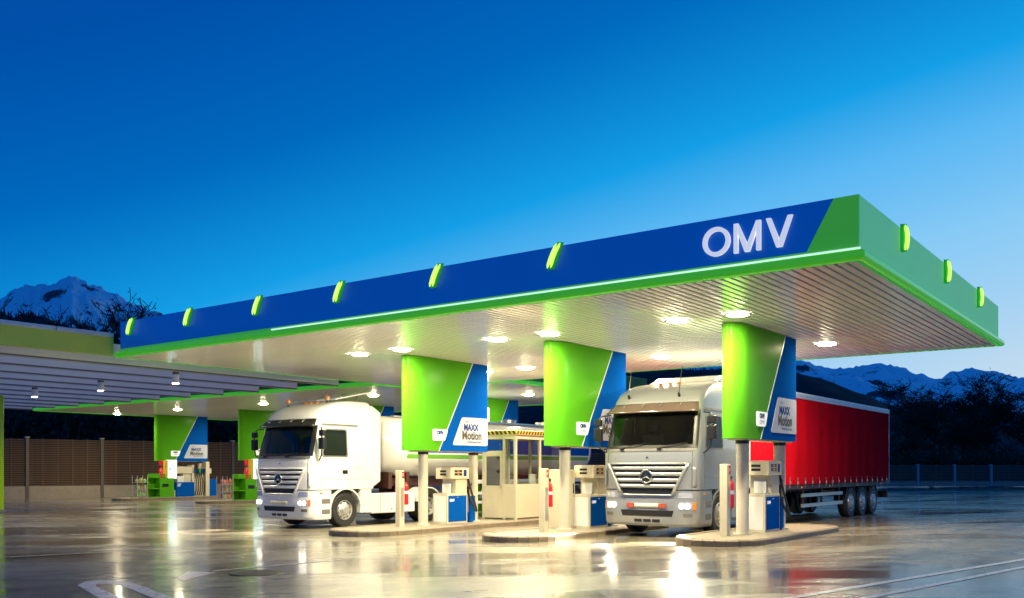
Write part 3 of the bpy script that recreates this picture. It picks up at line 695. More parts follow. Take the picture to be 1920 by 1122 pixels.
# ================================================================== GLASS BOOTH
bt = thing('cashier_booth', 'small glazed booth with striped roof edge before the tank trailer', 'booth', S(8.6, 12.65, gz(12.9) + .13), TH)
bL, bW, bH = 2.55, 1.3, 2.72
MB().box(.03, bL - .03, .03, bW - .03, 0, .06).build('floor_slab', M_PAVE, bt)
for (x0, x1, y0, y1) in ((0, bL, 0, .05), (0, .05, .052, bW - .052), (0, bL, bW - .05, bW), (bL - .05, bL, .052, bW - .052)):
    MB().box(x0, x1, y0, y1, .06, 1.02).build('wall_panel', M_CREAM, bt)
for x, y in ((0, 0), (bL * .5, 0), (bL - .07, 0), (0, bW - .07), (bL - .07, bW - .07), (bL * .5, bW - .07), (0, .42)):
    MB().box(x - .004, x + .074, y - .004, y + .074, 0.0, bH - .12).build('mullion', M_CREAM, bt)
for (x0, x1, y0, y1) in ((-.006, bL + .006, -.006, .06), (-.006, bL + .006, bW - .06, bW + .006), (-.006, .06, .061, bW - .061), (bL - .06, bL + .006, .061, bW - .061)):
    MB().box(x0, x1, y0, y1, 1.02, 1.09).build('sill_rail', M_CREAM, bt); MB().box(x0, x1, y0, y1, bH - .24, bH - .12).build('head_rail', M_CREAM, bt)
MB().box(.08, bL * .5 - .005, .025, .035, 1.09, bH - .24).build('pane', M_CLEAR, bt); MB().box(bL * .5 + .08, bL - .08, .025, .035, 1.09, bH - .24).build('pane', M_CLEAR, bt)
MB().box(.08, bL * .5 - .005, bW - .035, bW - .025, 1.09, bH - .24).build('pane', M_CLEAR, bt); MB().box(bL * .5 + .08, bL - .08, bW - .035, bW - .025, 1.09, bH - .24).build('pane', M_CLEAR, bt)
MB().box(.02, .03, .08, .41, 1.09, bH - .24).build('pane', M_CLEAR, bt); MB().box(bL - .03, bL - .02, .07, bW - .07, 1.09, bH - .24).build('pane', M_CLEAR, bt)
dr = MB().box(-.012, -.004, .50, 1.22, .05, 2.12).build('door', M_CREAM, bt)
MB().box(-.018, -.013, .60, 1.12, 1.05, 1.95).build('door_pane', M_GLASS, dr); MB().box(-.06, -.013, .54, .57, .98, 1.12).build('handle', M_STEEL, dr)
MB().box(-.10, bL + .10, -.10, bW + .10, bH - .12, bH + .02).build('roof', M_CREAM, bt, bevel=.01)
mb = MB(); n_ = 18
for i in range(n_):
    x = -.09 + (bL + .18) * i / n_; w = (bL + .18) / n_
    mb.add([(x, -.1035, bH - .105), (x + w * .55, -.1035, bH - .105), (x + w * 1.0, -.1035, bH + .005), (x + w * .45, -.1035, bH + .005)], [(0, 1, 2, 3)], 0)
for i in range(9):
    y = -.09 + (bW + .18) * i / 9; w = (bW + .18) / 9
    mb.add([(-.1035, y, bH - .105), (-.1035, y + w * .55, bH - .105), (-.1035, y + w, bH + .005), (-.1035, y + w * .45, bH + .005)], [(0, 3, 2, 1)], 0)
tag(mb.build('hazard_stripes', M_BLACK, bt), kind='stuff')
mb = MB().box(-.1025, bL + .1025, -.1025, -.1005, bH - .108, bH + .008).box(-.1025, -.1005, -.1, bW + .1, bH - .108, bH + .008); mb.build('hazard_band', M_DOTY, bt)
MB().box(.9, 1.9, .55, 1.15, .75, .80).box(1.0, 1.05, .6, 1.1, .06, .75).box(1.8, 1.85, .6, 1.1, .06, .75).build('counter', M_CREAM, bt)
ch = MB().box(1.0, 1.4, .25, .5, .5, .56).box(1.02, 1.38, .2, .25, .56, 1.4).box(1.17, 1.23, .33, .39, .06, .5); ch.build('seat', M_WHITE, bt)
# lit totem behind the booth
c = S(15.6, 20.0); t = thing('totem_sign', 'small lit white sign on a green stem behind the booth', 'sign', S(15.6, 19.6, gz(20)), TH)
MB().cyl((0, 0, 0), (0, 0, 3.55), .14, n=16).build('stem', M_PILLAR, t, smooth=40)
bx_ = MB().box(-.24, .24, -.24, .24, 3.55, 4.25).build('light_box', M_LITSIGN, t, bevel=.03)
mb = MB(); text_geo('OMV', .17, lambda a, b: (-.18 + a, -.245, 3.82 + b), mb, 0, 1, bold=.006); mb.build('box_lettering', M_TXTB, bx_); mb = MB(); text_geo('OMV', .17, lambda a, b: (-.245, .18 - a, 3.82 + b), mb, 0, 1, bold=.006); mb.build('box_lettering', M_TXTB, bx_)
# green block of a sign pylon far behind the silver truck
t = thing('sign_pylon', 'dark green sign block standing behind the silver truck roof', 'sign', S(30.5, 13.8, gz(13.8)), TH)
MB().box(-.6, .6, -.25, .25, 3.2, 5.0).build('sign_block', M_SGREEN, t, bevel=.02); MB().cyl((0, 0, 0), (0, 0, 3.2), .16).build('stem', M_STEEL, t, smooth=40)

# ================================================================== FAR CAR PUMP ISLANDS
def car_island(v, where, goods):
    g = gz(v) + .13; vv = v - .55
    grp = 'car pump island fittings'
    t = thing('service_counter', 'lime green service counter with open shelf, ' + where, 'counter', S(15.4, vv, g), TH, grp)
    MB().box(.40, 1.3, -.3, .3, 0, 1.10).build('body', M_PILLAR, t, bevel=.015); MB().box(0, .40, -.3, .3, .0, .06).box(0, .40, -.3, .3, .48, .53).box(0, .40, .25, .3, .06, 1.1).build('shelf_unit', M_PILLAR, t)
    MB().box(.55, .95, -.306, -.301, .60, .78).build('slot', M_BLACK, t); MB().box(0, .9, -.2, .3, 1.101, 1.34).build('top_box', M_PILLAR, t, bevel=.02)
    t = thing('service_cabinet', 'low blue cabinet with white corner mark, ' + where, 'cabinet', S(16.85, vv, g), TH, grp)
    MB().box(0, 1.2, -.28, .28, 0, .85).build('body', M_BLUE, t, bevel=.015); MB().prism([(.08, .60), (.24, .60), (.34, .78), (.08, .78)], 0, .004, lambda p, q, a: (p, -.281 - a, q)).build('corner_mark', M_SIGNW, t)
    MB().box(.2, .62, -.1, .2, .851, 1.2).build('paper_box', M_WHITE, t, bevel=.01)
    t = thing('fuel_pump', 'car fuel pump with many hoses, ' + where, 'fuel pump', S(17.2, vv + .35, g), TH, grp)
    MB().box(.9, 1.05, -.3, .2, 0, 1.85).build('column', M_CREAM, t, bevel=.01); MB().box(1.85, 2.1, -.3, .2, 0, 2.05).build('column', M_CREAM, t, bevel=.01)
    MB().box(1.05, 1.85, -.1, .2, 0, 1.30).build('body', M_CREAM, t); MB().box(-.1, 1.05, -.3, .2, 1.35, 1.75).build('display_head', M_CREAM, t, bevel=.01)
    MB().box(.35, .85, -.25, .15, .85, 1.35).build('neck', M_CREAM, t)
    for k in range(5):
        x = 1.14 + k * .145
        MB().tube([(x, -.2, 1.38), (x + .02, -.34, 1.0), (x - .02, -.36, .3), (x + .02, -.2, .08)], .028, 7).build('hose', M_DARK, t, smooth=60)
        MB().box(x - .045, x + .045, -.32, -.14, 1.38, 1.62).build('nozzle', [M_BLUE, M_BLACK, M_PILLAR, M_BLUE, M_BLACK][k], t, bevel=.01)
    MB().box(1.06, 1.84, -.13, .2, 1.30, 1.36).build('rest', M_CREAM, t)
    MB().box(2.12, 2.6, -.28, .2, 0, 1.0).build('side_cabinet', M_BLUE, t, bevel=.015); MB().box(2.05, 2.3, -.2, .1, 1.35, 1.65).build('side_display', M_CREAM, t)
    t = thing('lit_display', 'glowing white and blue advertising display, ' + where, 'display', S(16.35, vv - .1, g + .9), TH, grp)
    MB().box(-.14, 0, -.12, .12, -.9, 1.2).build('frame_post', M_DOTY, t); s_ = MB().box(0, .62, -.08, .08, .15, 1.25).build('casing', M_WHITE, t, bevel=.01)
    MB().box(.04, .58, -.086, -.081, .19, 1.21).build('screen', M_SCREEN, t)
    mb = MB(); rnd = random.Random(int(v))
    for _ in range(16):
        x, z = rnd.uniform(.07, .42), rnd.uniform(.24, 1.1); mb.box(x, x + rnd.uniform(.05, .14), -.0885, -.0868, z, z + rnd.uniform(.02, .09))
    mb.build('poster_print', mat('poster_print', (.12, .42, .62), .4, emit=(.1, .5, .8), estr=.5), t)
    MB().box(-.1, .6, -.1, .1, -.9, -.5).build('foot', M_CREAM, t)
    t = thing('fire_extinguisher', 'red extinguisher beside the lit display, ' + where, 'extinguisher', S(15.98, vv - .12, g + .95), TH, 'red fire extinguishers')
    MB().lathe([(.001, 0), (.11, .01), (.12, .05), (.12, .62), (.05, .72), (.04, .78)], lambda x, y, a: (x, y, a), 16).build('cylinder', M_RED, t, smooth=50); MB().box(-.09, .05, -.02, .02, .78, .83).build('valve', M_BLACK, t)
    MB().box(-.12, .12, .0, .02, .86, 1.15).build('red_sign', M_RED, t)
    t = thing('goods_rack', goods + ', ' + where, 'rack', S(14.45, vv, g), TH, grp)
    mb = MB()
    for x in (0, .62):
        for y in (-.25, .25): mb.cyl((x, y, 0), (x, y, 1.25), .018, n=6)
    for z in (.12, .48, .84): mb.box(-.02, .64, -.27, .27, z, z + .02)
    mb.build('frame', M_STEEL, t)
    for z in (.14, .50, .86):
        for k in range(4):
            r_ = rnd.uniform(.06, .085); x = .08 + k * .155; hh = rnd.uniform(.20, .30)
            MB().lathe([(.001, z), (r_, z + .005), (r_, z + hh * .7), (r_ * .5, z + hh * .85), (r_ * .45, z + hh), (.001, z + hh)], lambda a, b, c, x=x, y=rnd.uniform(-.12, .0): (a + x, b + y, c), 9).build('bottle', M_GOODSR if rnd.random() < (.75 if 'red' in goods else .2) else M_GOODS, t, smooth=50)
car_island(43.8, 'on the leftmost far island', 'wire rack of green bottles')
car_island(36.1, 'on the far island left of the white truck', 'wire rack of reddish bottles')

# ================================================================== FENCES
def barrier(p0, p1, H, bays, rows, base_h, label, postm, slatm, zg, uprights=4, cap=True, basem=None):
    a, b = Vector(p0), Vector(p1); d = b - a; L_ = d.length; rz = math.atan2(d.y, d.x)
    t = thing('noise_barrier', label, 'fence', (a.x, a.y, zg), rz)
    bl = L_ / bays
    pm = MB().box(-.09, .09, -.13, .13, 0, H + .04).mesh('post', postm); cm = MB().box(-.12, .12, -.16, .16, H + .04, H + .10).mesh('post_cap', M_CREAM)
    sm = MB().box(.10, bl - .10, -.03, .03, 0, (H - base_h) / rows * .58).mesh('slat', slatm)
    um = MB().box(-.025, .025, -.055, .055, base_h, H).mesh('upright', slatm)
    bm_ = MB().box(.095, bl - .095, -.08, .08, 0, base_h - .02).mesh('base_panel', basem or M_CONC)
    for i in range(bays + 1):
        o = obj('post', pm, t); o.location.x = i * bl
        if cap: c = obj('post_cap', cm, o)
        if i == bays: break
        o = obj('base_panel', bm_, t); o.location.x = i * bl
        for k in range(1, uprights + 1):
            o = obj('upright', um, t); o.location.x = i * bl + bl * k / (uprights + 1)
        for r_ in range(rows):
            o = obj('slat', sm, t); o.location = (i * bl, random.uniform(-.008, .008), base_h + (H - base_h) * r_ / rows)
    MB().box(.1, L_ - .1, .16, .20, base_h, H - .05).build('backing', M_VOID, t)
    return t
barrier((-41.5, 43.8), (-12.3, 67.0), 3.55, 9, 26, .75, 'tall brown slatted noise barrier with concrete base behind the far pumps', M_BPOST, M_WOOD, -.35)
barrier((-12.0, 67.4), (26, 72.8), 3.0, 9, 14, .6, 'brown slatted barrier seen behind the trucks', M_BPOST, M_WOOD, -.35, 3)
barrier((26.5, 73.4), (62, 74.2), 1.72, 12, 9, .4, 'low grey slatted fence beyond the red trailer', M_GALV, mat('grey_slat', (.10, .10, .085), .8, var=.3), 0.0, 1, False, mat('grey_base', (.25, .23, .21), .8, var=.2))

# ================================================================== BARE TREES AND BUSHES
def tree_mesh(seed, h, spread, levels=5, clump=0):
    rnd = random.Random(seed); wb = MB(); lb = MB()
    def grow(p, d, ln, r, lev):
        n = 3 if lev > 1 else 2; pts = [p]; q = p.copy(); dd = d.copy()
        for i in range(n):
            dd = (dd + Vector((rnd.uniform(-1, 1), rnd.uniform(-1, 1), rnd.uniform(-.35, .55))) * (.16 if lev == levels else .26)).normalized()
            q = q + dd * ln / n; pts.append(q.copy())
        rs = [r * (1 - .5 * i / n) for i in range(n + 1)]
        rs = [max(q_, .021) for q_ in rs]; wb.tube(pts, rs, 6 if lev >= levels - 1 else (4 if lev > 1 else 3))
        if lev == 0:
            for _ in range(clump):
                c = pts[rnd.randint(0, n)] + Vector([rnd.gauss(0, .15) for _ in range(3)]); s_ = rnd.uniform(.06, .15)
                a, b = Vector([rnd.gauss(0, 1) for _ in range(3)]).normalized() * s_, Vector([rnd.gauss(0, 1) for _ in range(3)]).normalized() * s_
                lb.add([c - a, c + b, c + a], [(0, 1, 2)])
            return
        k = {5: 8, 4: 5, 3: 5, 2: 4, 1: 3}.get(lev, 4)
        for j in range(k):
            w = rnd.uniform(.35, 1.0) if lev == levels else rnd.uniform(.2, 1.0)
            idx = min(n - 1, int(w * n)); s_ = pts[idx].lerp(pts[idx + 1], w * n - idx)
            ang = rnd.uniform(0, 6.283); up = rnd.uniform(.15, .9)
            side = Vector((math.cos(ang), math.sin(ang), 0)); nd = (d * up + side * spread + Vector((0, 0, .25))).normalized()
            grow(s_, nd, ln * rnd.uniform(.48, .72), r * (1 - .5 * w) * rnd.uniform(.45, .62), lev - 1)
    grow(Vector((0, 0, -.1)), Vector((rnd.uniform(-.06, .06), 0, 1)), h * .55, h * .020, levels)
    top = max(v[2] for v in wb.v); s = h / top
    for m_ in (wb, lb): m_.v = [(x * s, y * s, z * s) for x, y, z in m_.v]
    return wb.mesh('branches', M_BARK), (lb.mesh('dead_leaves', M_TWIG) if clump else None)
TM = [tree_mesh(11, 11, .75, 5, 1), tree_mesh(23, 11, .95, 5, 1), tree_mesh(37, 11, .6, 5, 1)]
def tree(px, D, h, kind, rz, label, zg=0.0, sx=1.0):
    t = thing('bare_tree', label, 'tree', ((px - 960) / 1725 * D, D, zg), rz, 'bare trees behind the fences'); t.scale = (h / 11 * sx, h / 11 * sx, h / 11)
    obj('trunk_and_branches', TM[kind][0], t)
    if TM[kind][1]: obj('dead_leaves', TM[kind][1], t)
for a in [(1745, 94, 11.2, 1, .3, 'broad bare tree behind the low fence, first right of the red trailer', 0, 1.1), (1862, 92, 11.4, 0, 1.9, 'tall bare tree behind the low fence near the right edge', 0, 1.1), (1802, 98, 8.6, 2, 4.0, 'smaller bare tree between the two taller ones at right', 0, 1.1),
          (1925, 90, 10.5, 1, 5.0, 'bare tree cut by the right edge of the picture', 0, 1.1), (1690, 104, 7.2, 2, 2.2, 'low bare tree just beyond the trailer rear', 0, 1.2), (1835, 105, 8.5, 1, .9, 'bare tree set back in the thicket at right', 0, 1.2),
          (147, 78, 16.3, 1, .8, 'bare tree in front of the left snowy peak', -.4, .8), (196, 80, 14.6, 0, 2.9, 'bare tree right of the one before the left peak', -.4, .8), (262, 76, 16.0, 0, 4.4, 'bare tree leaning over the left end of the blue fascia', -.4, .85), (306, 82, 15.2, 2, 1.2, 'thin bare tree above the far left end of the blue fascia', -.4, .85),
          (12, 84, 16.2, 2, .2, 'bare tree at the left edge below the snowy peak', -.4, .8), (228, 90, 14.5, 2, 5.2, 'slender bare tree between two larger ones at left', -.4, .9), (110, 92, 14.6, 1, 3.3, 'bare tree rising behind the pergola coping', -.4, .8), (415, 74, 9, 0, 1.0, 'bare tree seen between the two far pillars', -.4, 1)]:
    tree(*a)
def bush_mesh(seed):
    rnd = random.Random(seed); lb = MB(); st = MB()
    for _ in range(26):
        a = rnd.uniform(0, 6.283); l = rnd.uniform(.5, 1.0); b = Vector((math.cos(a) * .55 * l, math.sin(a) * .55 * l, l))
        st.tube([Vector((0, 0, 0)), b * .5 + Vector((0, 0, .05)), b], [.02, .013, .005], 4)
        for _ in range(75):
            c = b * rnd.uniform(.25, 1.05) + Vector([rnd.gauss(0, .11) for _ in range(3)]); s_ = rnd.uniform(.02, .055)
            if c.z < 0: continue
            p, q = Vector([rnd.gauss(0, 1) for _ in range(3)]).normalized() * s_, Vector([rnd.gauss(0, 1) for _ in range(3)]).normalized() * s_
            lb.add([c - p, c + q, c + p, c - q], [(0, 1, 2, 3)])
    return st.mesh('stems', M_BARK), lb.mesh('foliage', M_TWIG)
BMS = [bush_mesh(1), bush_mesh(2), bush_mesh(3)]
rnd = random.Random(4)
def bush(px, D, h, w, label, zg=0):
    t = thing('bush', label, 'bush', ((px - 960) / 1725 * D, D, zg), rnd.uniform(0, 6), 'dark bushes behind the fences'); t.scale = (w, w, h)
    s_, f_ = BMS[rnd.randint(0, 2)]; obj('stems', s_, t); obj('foliage', f_, t)
for i in range(11): bush(1672 + i * 26, 84 + rnd.uniform(-3, 4), rnd.uniform(1.9, 3.3), rnd.uniform(2.6, 3.6), 'dark bush behind the low right fence, %s from the trailer' % ordn[i])
for i in range(9): bush(-20 + i * 62, 66 + rnd.uniform(-1, 3) + i * .9, rnd.uniform(5.2, 7.4), rnd.uniform(4.2, 5.6), 'dark bush behind the slatted barrier, %s from the left edge' % ordn[i], -.4)

# ================================================================== TRUCKS (local x forward, y to the vehicle's left, z up)
def lerp_tab(tab, z, k):
    if z <= tab[0][0]: return tab[0][k]
    for a, b in zip(tab, tab[1:]):
        if z <= b[0]: t = (z - a[0]) / (b[0] - a[0]); return a[k] + (b[k] - a[k]) * t
    return tab[-1][k]
CAB = [(.27, -.07, 1.23), (.33, -.01, 1.25), (.6, .02, 1.25), (1.0, .0, 1.25), (1.7, -.01, 1.25), (2.06, -.04, 1.25), (2.15, -.065, 1.245), (2.5, -.16, 1.225), (2.93, -.28, 1.20), (3.18, -.34, 1.185), (3.30, -.42, 1.18),
       (3.42, -.54, 1.17), (3.53, -.72, 1.15), (3.62, -.95, 1.12), (3.69, -1.2, 1.07), (3.735, -1.45, 1.01), (3.765, -1.75, .92), (3.785, -2.1, .80), (3.795, -2.45, .60)]
XR = -2.55
def fr(yf, z, off=0.0):
    """point on the curved cab front; yf -1..1 across"""
    w = lerp_tab(CAB, z, 2); xf = lerp_tab(CAB, z, 1); n = 4.2; b = .42
    def P(yf, z):
        w = lerp_tab(CAB, z, 2); xf = lerp_tab(CAB, z, 1); a = min(1, abs(yf))
        return Vector((xf - b * (1 - (1 - a ** n) ** (1 / n)), w * yf, z))
    p = P(yf, z)
    if off:
        e = .004; yf2 = max(-.985, min(.985, yf))
        du = P(yf2 + e, z) - P(yf2 - e, z); dv = P(yf2, z + .01) - P(yf2, z - .01); nn = du.cross(dv).normalized()
        if nn.x < 0 and abs(yf) < .9: nn = -nn
        if abs(yf) >= .9 and nn.y * yf < 0: nn = -nn
        p = p + nn * off
    return p
def sd(x, z, s, off=0.0):
    return Vector((x, s * (lerp_tab(CAB, z, 2) + off), z))
def shell(z0, z1, xr, nz=24, levels=None, hole=None):
    mb = MB(); zs = levels or [z0 + (z1 - z0) * i / nz for i in range(nz + 1)]
    ts = [i / 16 for i in range(-16, 17)]; yfs = [math.copysign(1 - (1 - abs(t)) ** 2.2, t) if t else 0 for t in ts]
    rows = []
    for z in zs:
        w = lerp_tab(CAB, z, 2); xs = lerp_tab(CAB, z, 1) - .42; row = []
        xe = min(xr, xs - .02)
        for k in range(4): row.append((xe + (xs - xe) * k / 4, -w, z))
        for yf in yfs: row.append(tuple(fr(yf, z)))
        for k in range(3, -1, -1): row.append((xe + (xs - xe) * k / 4, w, z))
        rows.append(row)
    n = len(rows[0]); vv = [p for r_ in rows for p in r_]
    ff = [(i*n+k, i*n+k+1, (i+1)*n+k+1, (i+1)*n+k) for i in range(len(rows)-1) for k in range(n-1)
          if not (hole and hole[0] - .001 <= zs[i] and zs[i+1] <= hole[1] + .001 and 4 <= k and k + 1 < 4 + len(yfs) and abs(yfs[k-4]) <= hole[2] and abs(yfs[k-3]) <= hole[2])]
    ff += [(i*n+n-1, i*n, (i+1)*n, (i+1)*n+n-1) for i in range(len(rows)-1)]
    ff += [[(len(rows)-1)*n + k for k in range(n)], list(range(n))[::-1]]
    mb.add(vv, ff); return mb
def fpatch(name, z0, z1, y0, y1, off, m, parent, thick=0.0, y0t=None, y1t=None, nz=6, ny=16, off1=None):
    y0t = y0 if y0t is None else y0t; y1t = y1 if y1t is None else y1t; off1 = off if off1 is None else off1
    mb = MB()
    def P(a, b):
        z = z0 + (z1 - z0) * b; lo, hi = y0 + (y0t - y0) * b, y1 + (y1t - y1) * b
        return fr(lo + (hi - lo) * a, z, off + (off1 - off) * b)
    mb.grid(P, ny, nz)
    o = mb.build(name, m, parent, smooth=60)
    if thick:
        md = o.modifiers.new('solid', 'SOLIDIFY'); md.thickness = thick; md.offset = -1
    return o
def spoly(name, pts, s, off, m, parent, thick=.006, bevel=0.0):
    """a plate that follows the cab side; pts (x, z), rounded corners"""
    o_ = []
    for i in range(len(pts)):
        p, q, r_ = Vector(pts[i-1]), Vector(pts[i]), Vector(pts[(i+1) % len(pts)])
        rad = min(.07, (p-q).length * .3, (r_-q).length * .3) if bevel == 0 else bevel
        a, b = q + (p-q).normalized() * rad, q + (r_-q).normalized() * rad
        for k in range(4): w = k / 3; o_.append(a * (1-w)**2 + q * 2*w*(1-w) + b * w*w)
    n = len(o_); c = sum(o_, Vector((0, 0))) / n; mb = MB()
    mb.add([sd(p.x, p.y, s, off) for p in o_] + [sd(c.x, c.y, s, off)] + [sd(p.x, p.y, s, -.01) for p in o_], [(i, (i+1) % n, n) for i in range(n)] + [(i, n+1+i, n+1+(i+1) % n, (i+1) % n) for i in range(n)])
    return mb.build(name, m, parent)
def line_on_side(pts, s, m, parent, r=.006, name='panel_gap', off=.0):
    return MB().tube([sd(x, z, s, off) for x, z in pts], r, 5).build(name, m, parent)
def make_wheel(parent, x, y, r=.51, dual=False, s=1, zc=None):
    w = bpy.data.objects.new('wheel', None); scene.collection.objects.link(w); w.parent = parent; w.location = (x, y, zc or r)
    wd = .31 if not dual else .58; f = lambda a, b, c: (a, s * c, b)
    MB().lathe([(.29, -wd), (r * .9, -wd), (r, -wd + .05), (r, -.05), (r * .985, -.035), (r * .93, -.005), (r * .80, .0), (.30, -.02), (.29, -.06)], f, 36).build('tyre', M_DARK, w, smooth=35)
    prof = [(.295, -.03), (.285, .0), (.27, -.005), (.255, -.06), (.20, -.02 if not dual else -.14), (.15, .0 if not dual else -.15), (.13, .03 if not dual else -.10), (.11, .05 if not dual else .0), (.001, .055 if not dual else .01)]
    ri = MB().lathe(prof, f, 32).build('rim', M_RIM, w, smooth=40)
    mb = MB(); mh = MB()
    for k in range(10):
        a = 2 * math.pi * k / 10; ax = .165 * math.cos(a); az = .165 * math.sin(a); y0 = -.005 if not dual else -.15
        mb.cyl(f(ax, az, y0 - .01), f(ax, az, y0 + .035), .016, n=6)
        a += .314; hx, hz = .225 * math.cos(a), .225 * math.sin(a); yy = -.035 if not dual else -.10
        mh.cyl(f(hx, hz, yy - .03), f(hx, hz, yy + .004), .027, n=10)
    tag(mb.build('wheel_nuts', M_STEEL, w), kind='stuff'); tag(mh.build('hand_holes', M_BLACK, w), kind='stuff')
    return w
def arch(parent, x, zc, r, y0, y1, m, name='mudguard', a0=5, a1=175, th=.03):
    mb = MB(); n = 20; vv = []; ff = []
    for i in range(n + 1):
        a = R(a0 + (a1 - a0) * i / n)
        for rr, yy in ((r, y0), (r + th, y0), (r + th, y1), (r, y1)): vv.append((x + rr * math.cos(a), yy, zc + rr * math.sin(a)))
    for i in range(n):
        for k in range(4): ff.append((i*4+k, i*4+(k+1) % 4, (i+1)*4+(k+1) % 4, (i+1)*4+k))
    ff += [(0, 1, 2, 3), (n*4+3, n*4+2, n*4+1, n*4)]
    return mb.add(vv, ff).build(name, m, parent, smooth=50)
def tractor(t, body, visor_m, first):
    ca = shell(1.13, 3.795, XR, levels=[1.13, 1.2, 1.45, 1.7, 1.9, 2.06, 2.15, 2.32, 2.5, 2.72, 2.93, 3.05, 3.18, 3.24, 3.30, 3.36, 3.42, 3.47, 3.53, 3.58, 3.62, 3.66, 3.69, 3.715, 3.735, 3.75, 3.765, 3.775, 3.785, 3.795], hole=(2.15, 2.93, .915)).build('cab', body, t, smooth=38)
    bu = shell(.27, 1.105, -.86, levels=[.27, .30, .33, .45, .6, .8, 1.0, 1.07, 1.105]).build('bumper', body, t, smooth=38)
    MB().box(-2.45, -.15, -1.15, 1.15, 1.0, 1.16).build('underbody', M_BLACK, t)
    # windscreen with black surround
    for y0, y1, z0, z1 in ((-.965, .965, 2.09, 2.165), (-.965, .965, 2.90, 2.98), (-.965, -.885, 2.16, 2.905), (.885, .965, 2.16, 2.905)):
        fpatch('windscreen_surround', z0, z1, y0, y1, .006, M_BLACK, ca, ny=30 if y1 - y0 > 1 else 4, nz=8)
    fpatch('windscreen', 2.15, 2.93, -.93, .93, .004, M_TGLASS, t, ny=30, nz=10)
    # what shows through the windscreen
    da = MB().box(-.85, -.46, -1.08, 1.08, 1.75, 2.10).build('dashboard', M_DASH, t, bevel=.05, seg=3)
    MB().box(-.70, -.52, .30, .95, 2.10, 2.19).build('instrument_hood', M_DASH, da, bevel=.03); MB().box(-.60, -.50, -.20, -.02, 2.105, 2.16).build('paper', M_WHITE, da)
    sw = MB(); cw = Vector((-.88, .60, 2.12)); ax = Vector((-.45, 0, 1)).normalized(); e1 = Vector((0, 1, 0)); e2 = ax.cross(e1)
    sw.tube([cw + .22 * (e1 * math.cos(a) + e2 * math.sin(a)) for a in [2 * math.pi * i / 20 for i in range(21)]], .018, 6); sw.cyl(cw - ax * .25, cw, .04, n=8).tube([cw - e1 * .21, cw + e1 * .21], .018, 6); sw.build('steering_wheel', M_BLACK, t, smooth=60)
    for y in (-.60, .60):
        st = MB().box(-1.55, -1.38, y - .27, y + .27, 1.7, 2.48).build('seat_back', M_SEAT, t, bevel=.06, seg=3); MB().box(-1.53, -1.41, y - .15, y + .15, 2.52, 2.74).build('headrest', M_SEAT, st, bevel=.05, seg=3); MB().box(-1.4, -.95, y - .27, y + .27, 1.55, 1.72).build('cushion', M_SEAT, st, bevel=.05, seg=3)
    MB().box(-2.42, -2.38, -1.12, 1.12, 1.2, 3.4).build('rear_lining', M_DASH, t); MB().box(-2.38, -.55, -1.1, 1.1, 1.22, 1.26).build('cab_floor', M_SEAT, t); MB().box(-2.3, -.62, -1.08, 1.08, 3.0, 3.03).build('headlining', M_DASH, t)
    vis = fpatch('sun_visor', 2.90, 3.17, -.93, .93, .20, visor_m, t, thick=.02, off1=.03, ny=30, nz=5)
    for y in (-.62, -.2, .2, .62):
        MB().tube([fr(y, 3.16, .02), fr(y, 3.05, .13)], .018, 6).build('visor_bracket', M_GREY, vis)
    for y0, y1 in ((-.55, .0), (.25, .78)):
        MB().tube([fr(y0, 2.10, .03), fr((y0+y1)/2, 2.16, .045), fr(y1, 2.21, .03)], .010, 5).box(*[c for c in (fr(y0, 2.1).x, fr(y0, 2.1).x + .06, fr(y0, 2.1).y - .05, fr(y0, 2.1).y + .05, 2.055, 2.10)]).build('wiper', M_BLACK, t)
    fpatch('cowl_strip', 2.02, 2.085, -.93, .93, .012, M_GREY, t, ny=24, nz=2)
    MB().box(fr(0, 1.88).x, fr(0, 1.88).x + .02, -.02, .02, 1.86, 1.90).build('badge', M_CHROME, t)
    # grille: dark recess with body coloured bars standing proud
    gr = fpatch('grille', 1.00, 1.74, -.50, .50, .004, M_BLACK, t, y0t=-.80, y1t=.80, ny=20, nz=6)
    for z0, z1 in ((1.715, 1.755), (1.585, 1.665), (1.445, 1.53), (1.305, 1.39), (1.165, 1.25), (.985, 1.02)):
        yy = .50 + .30 * ((z0 + z1) / 2 - 1.0) / .74 + .02
        fpatch('grille_bar', z0, z1, -yy, yy, .045, body, gr, thick=.04, ny=20, nz=2, off1=.035)
    for s_ in (-1, 1):
        fpatch('grille_side', 1.0, 1.74, s_ * .50, s_ * .56, .045, body, gr, thick=.04, y0t=s_ * .80, y1t=s_ * .86, ny=2, nz=6)
        fpatch('bonnet_gap', 1.13, 2.02, s_ * .885, s_ * .892, .004, M_BLACK, t, ny=1, nz=6)
        fpatch('corner_vane', 1.20, 1.66, s_ * .905, s_ * .955, .02, body, t, thick=.02, ny=2, nz=5)
        # headlamps and indicators
        hl = fpatch('headlight', .66, .84, s_ * .66, s_ * .90, .012, M_LENS, t, ny=8, nz=3)
        c = fr(s_ * .72, .75, .018); n_ = (fr(s_ * .72, .75, .05) - fr(s_ * .72, .75)).normalized()
        for yy in (.715, .82):
            c = fr(s_ * yy, .75, .010); c2 = fr(s_ * yy, .75, .026); MB().cyl(c, c2, .062, .056, n=16).build('bulb_lens', M_HEAD, hl, smooth=40)
        sl = bpy.data.lights.new('headlight_beam', 'SPOT'); sl.energy = 260 * K * 10; sl.spot_size = R(62); sl.spot_blend = .8; sl.color = (1, .88, .62); sl.shadow_soft_size = .06
        so = bpy.data.objects.new('headlight_beam', sl); scene.collection.objects.link(so); so.parent = hl; so.location = fr(s_ * .76, .75, .09); so.rotation_euler = (0, R(-90 + 7), 0)
        fpatch('indicator', .66, .84, s_ * .91, s_ * .955, .012, M_AMBER, t, ny=3, nz=3)
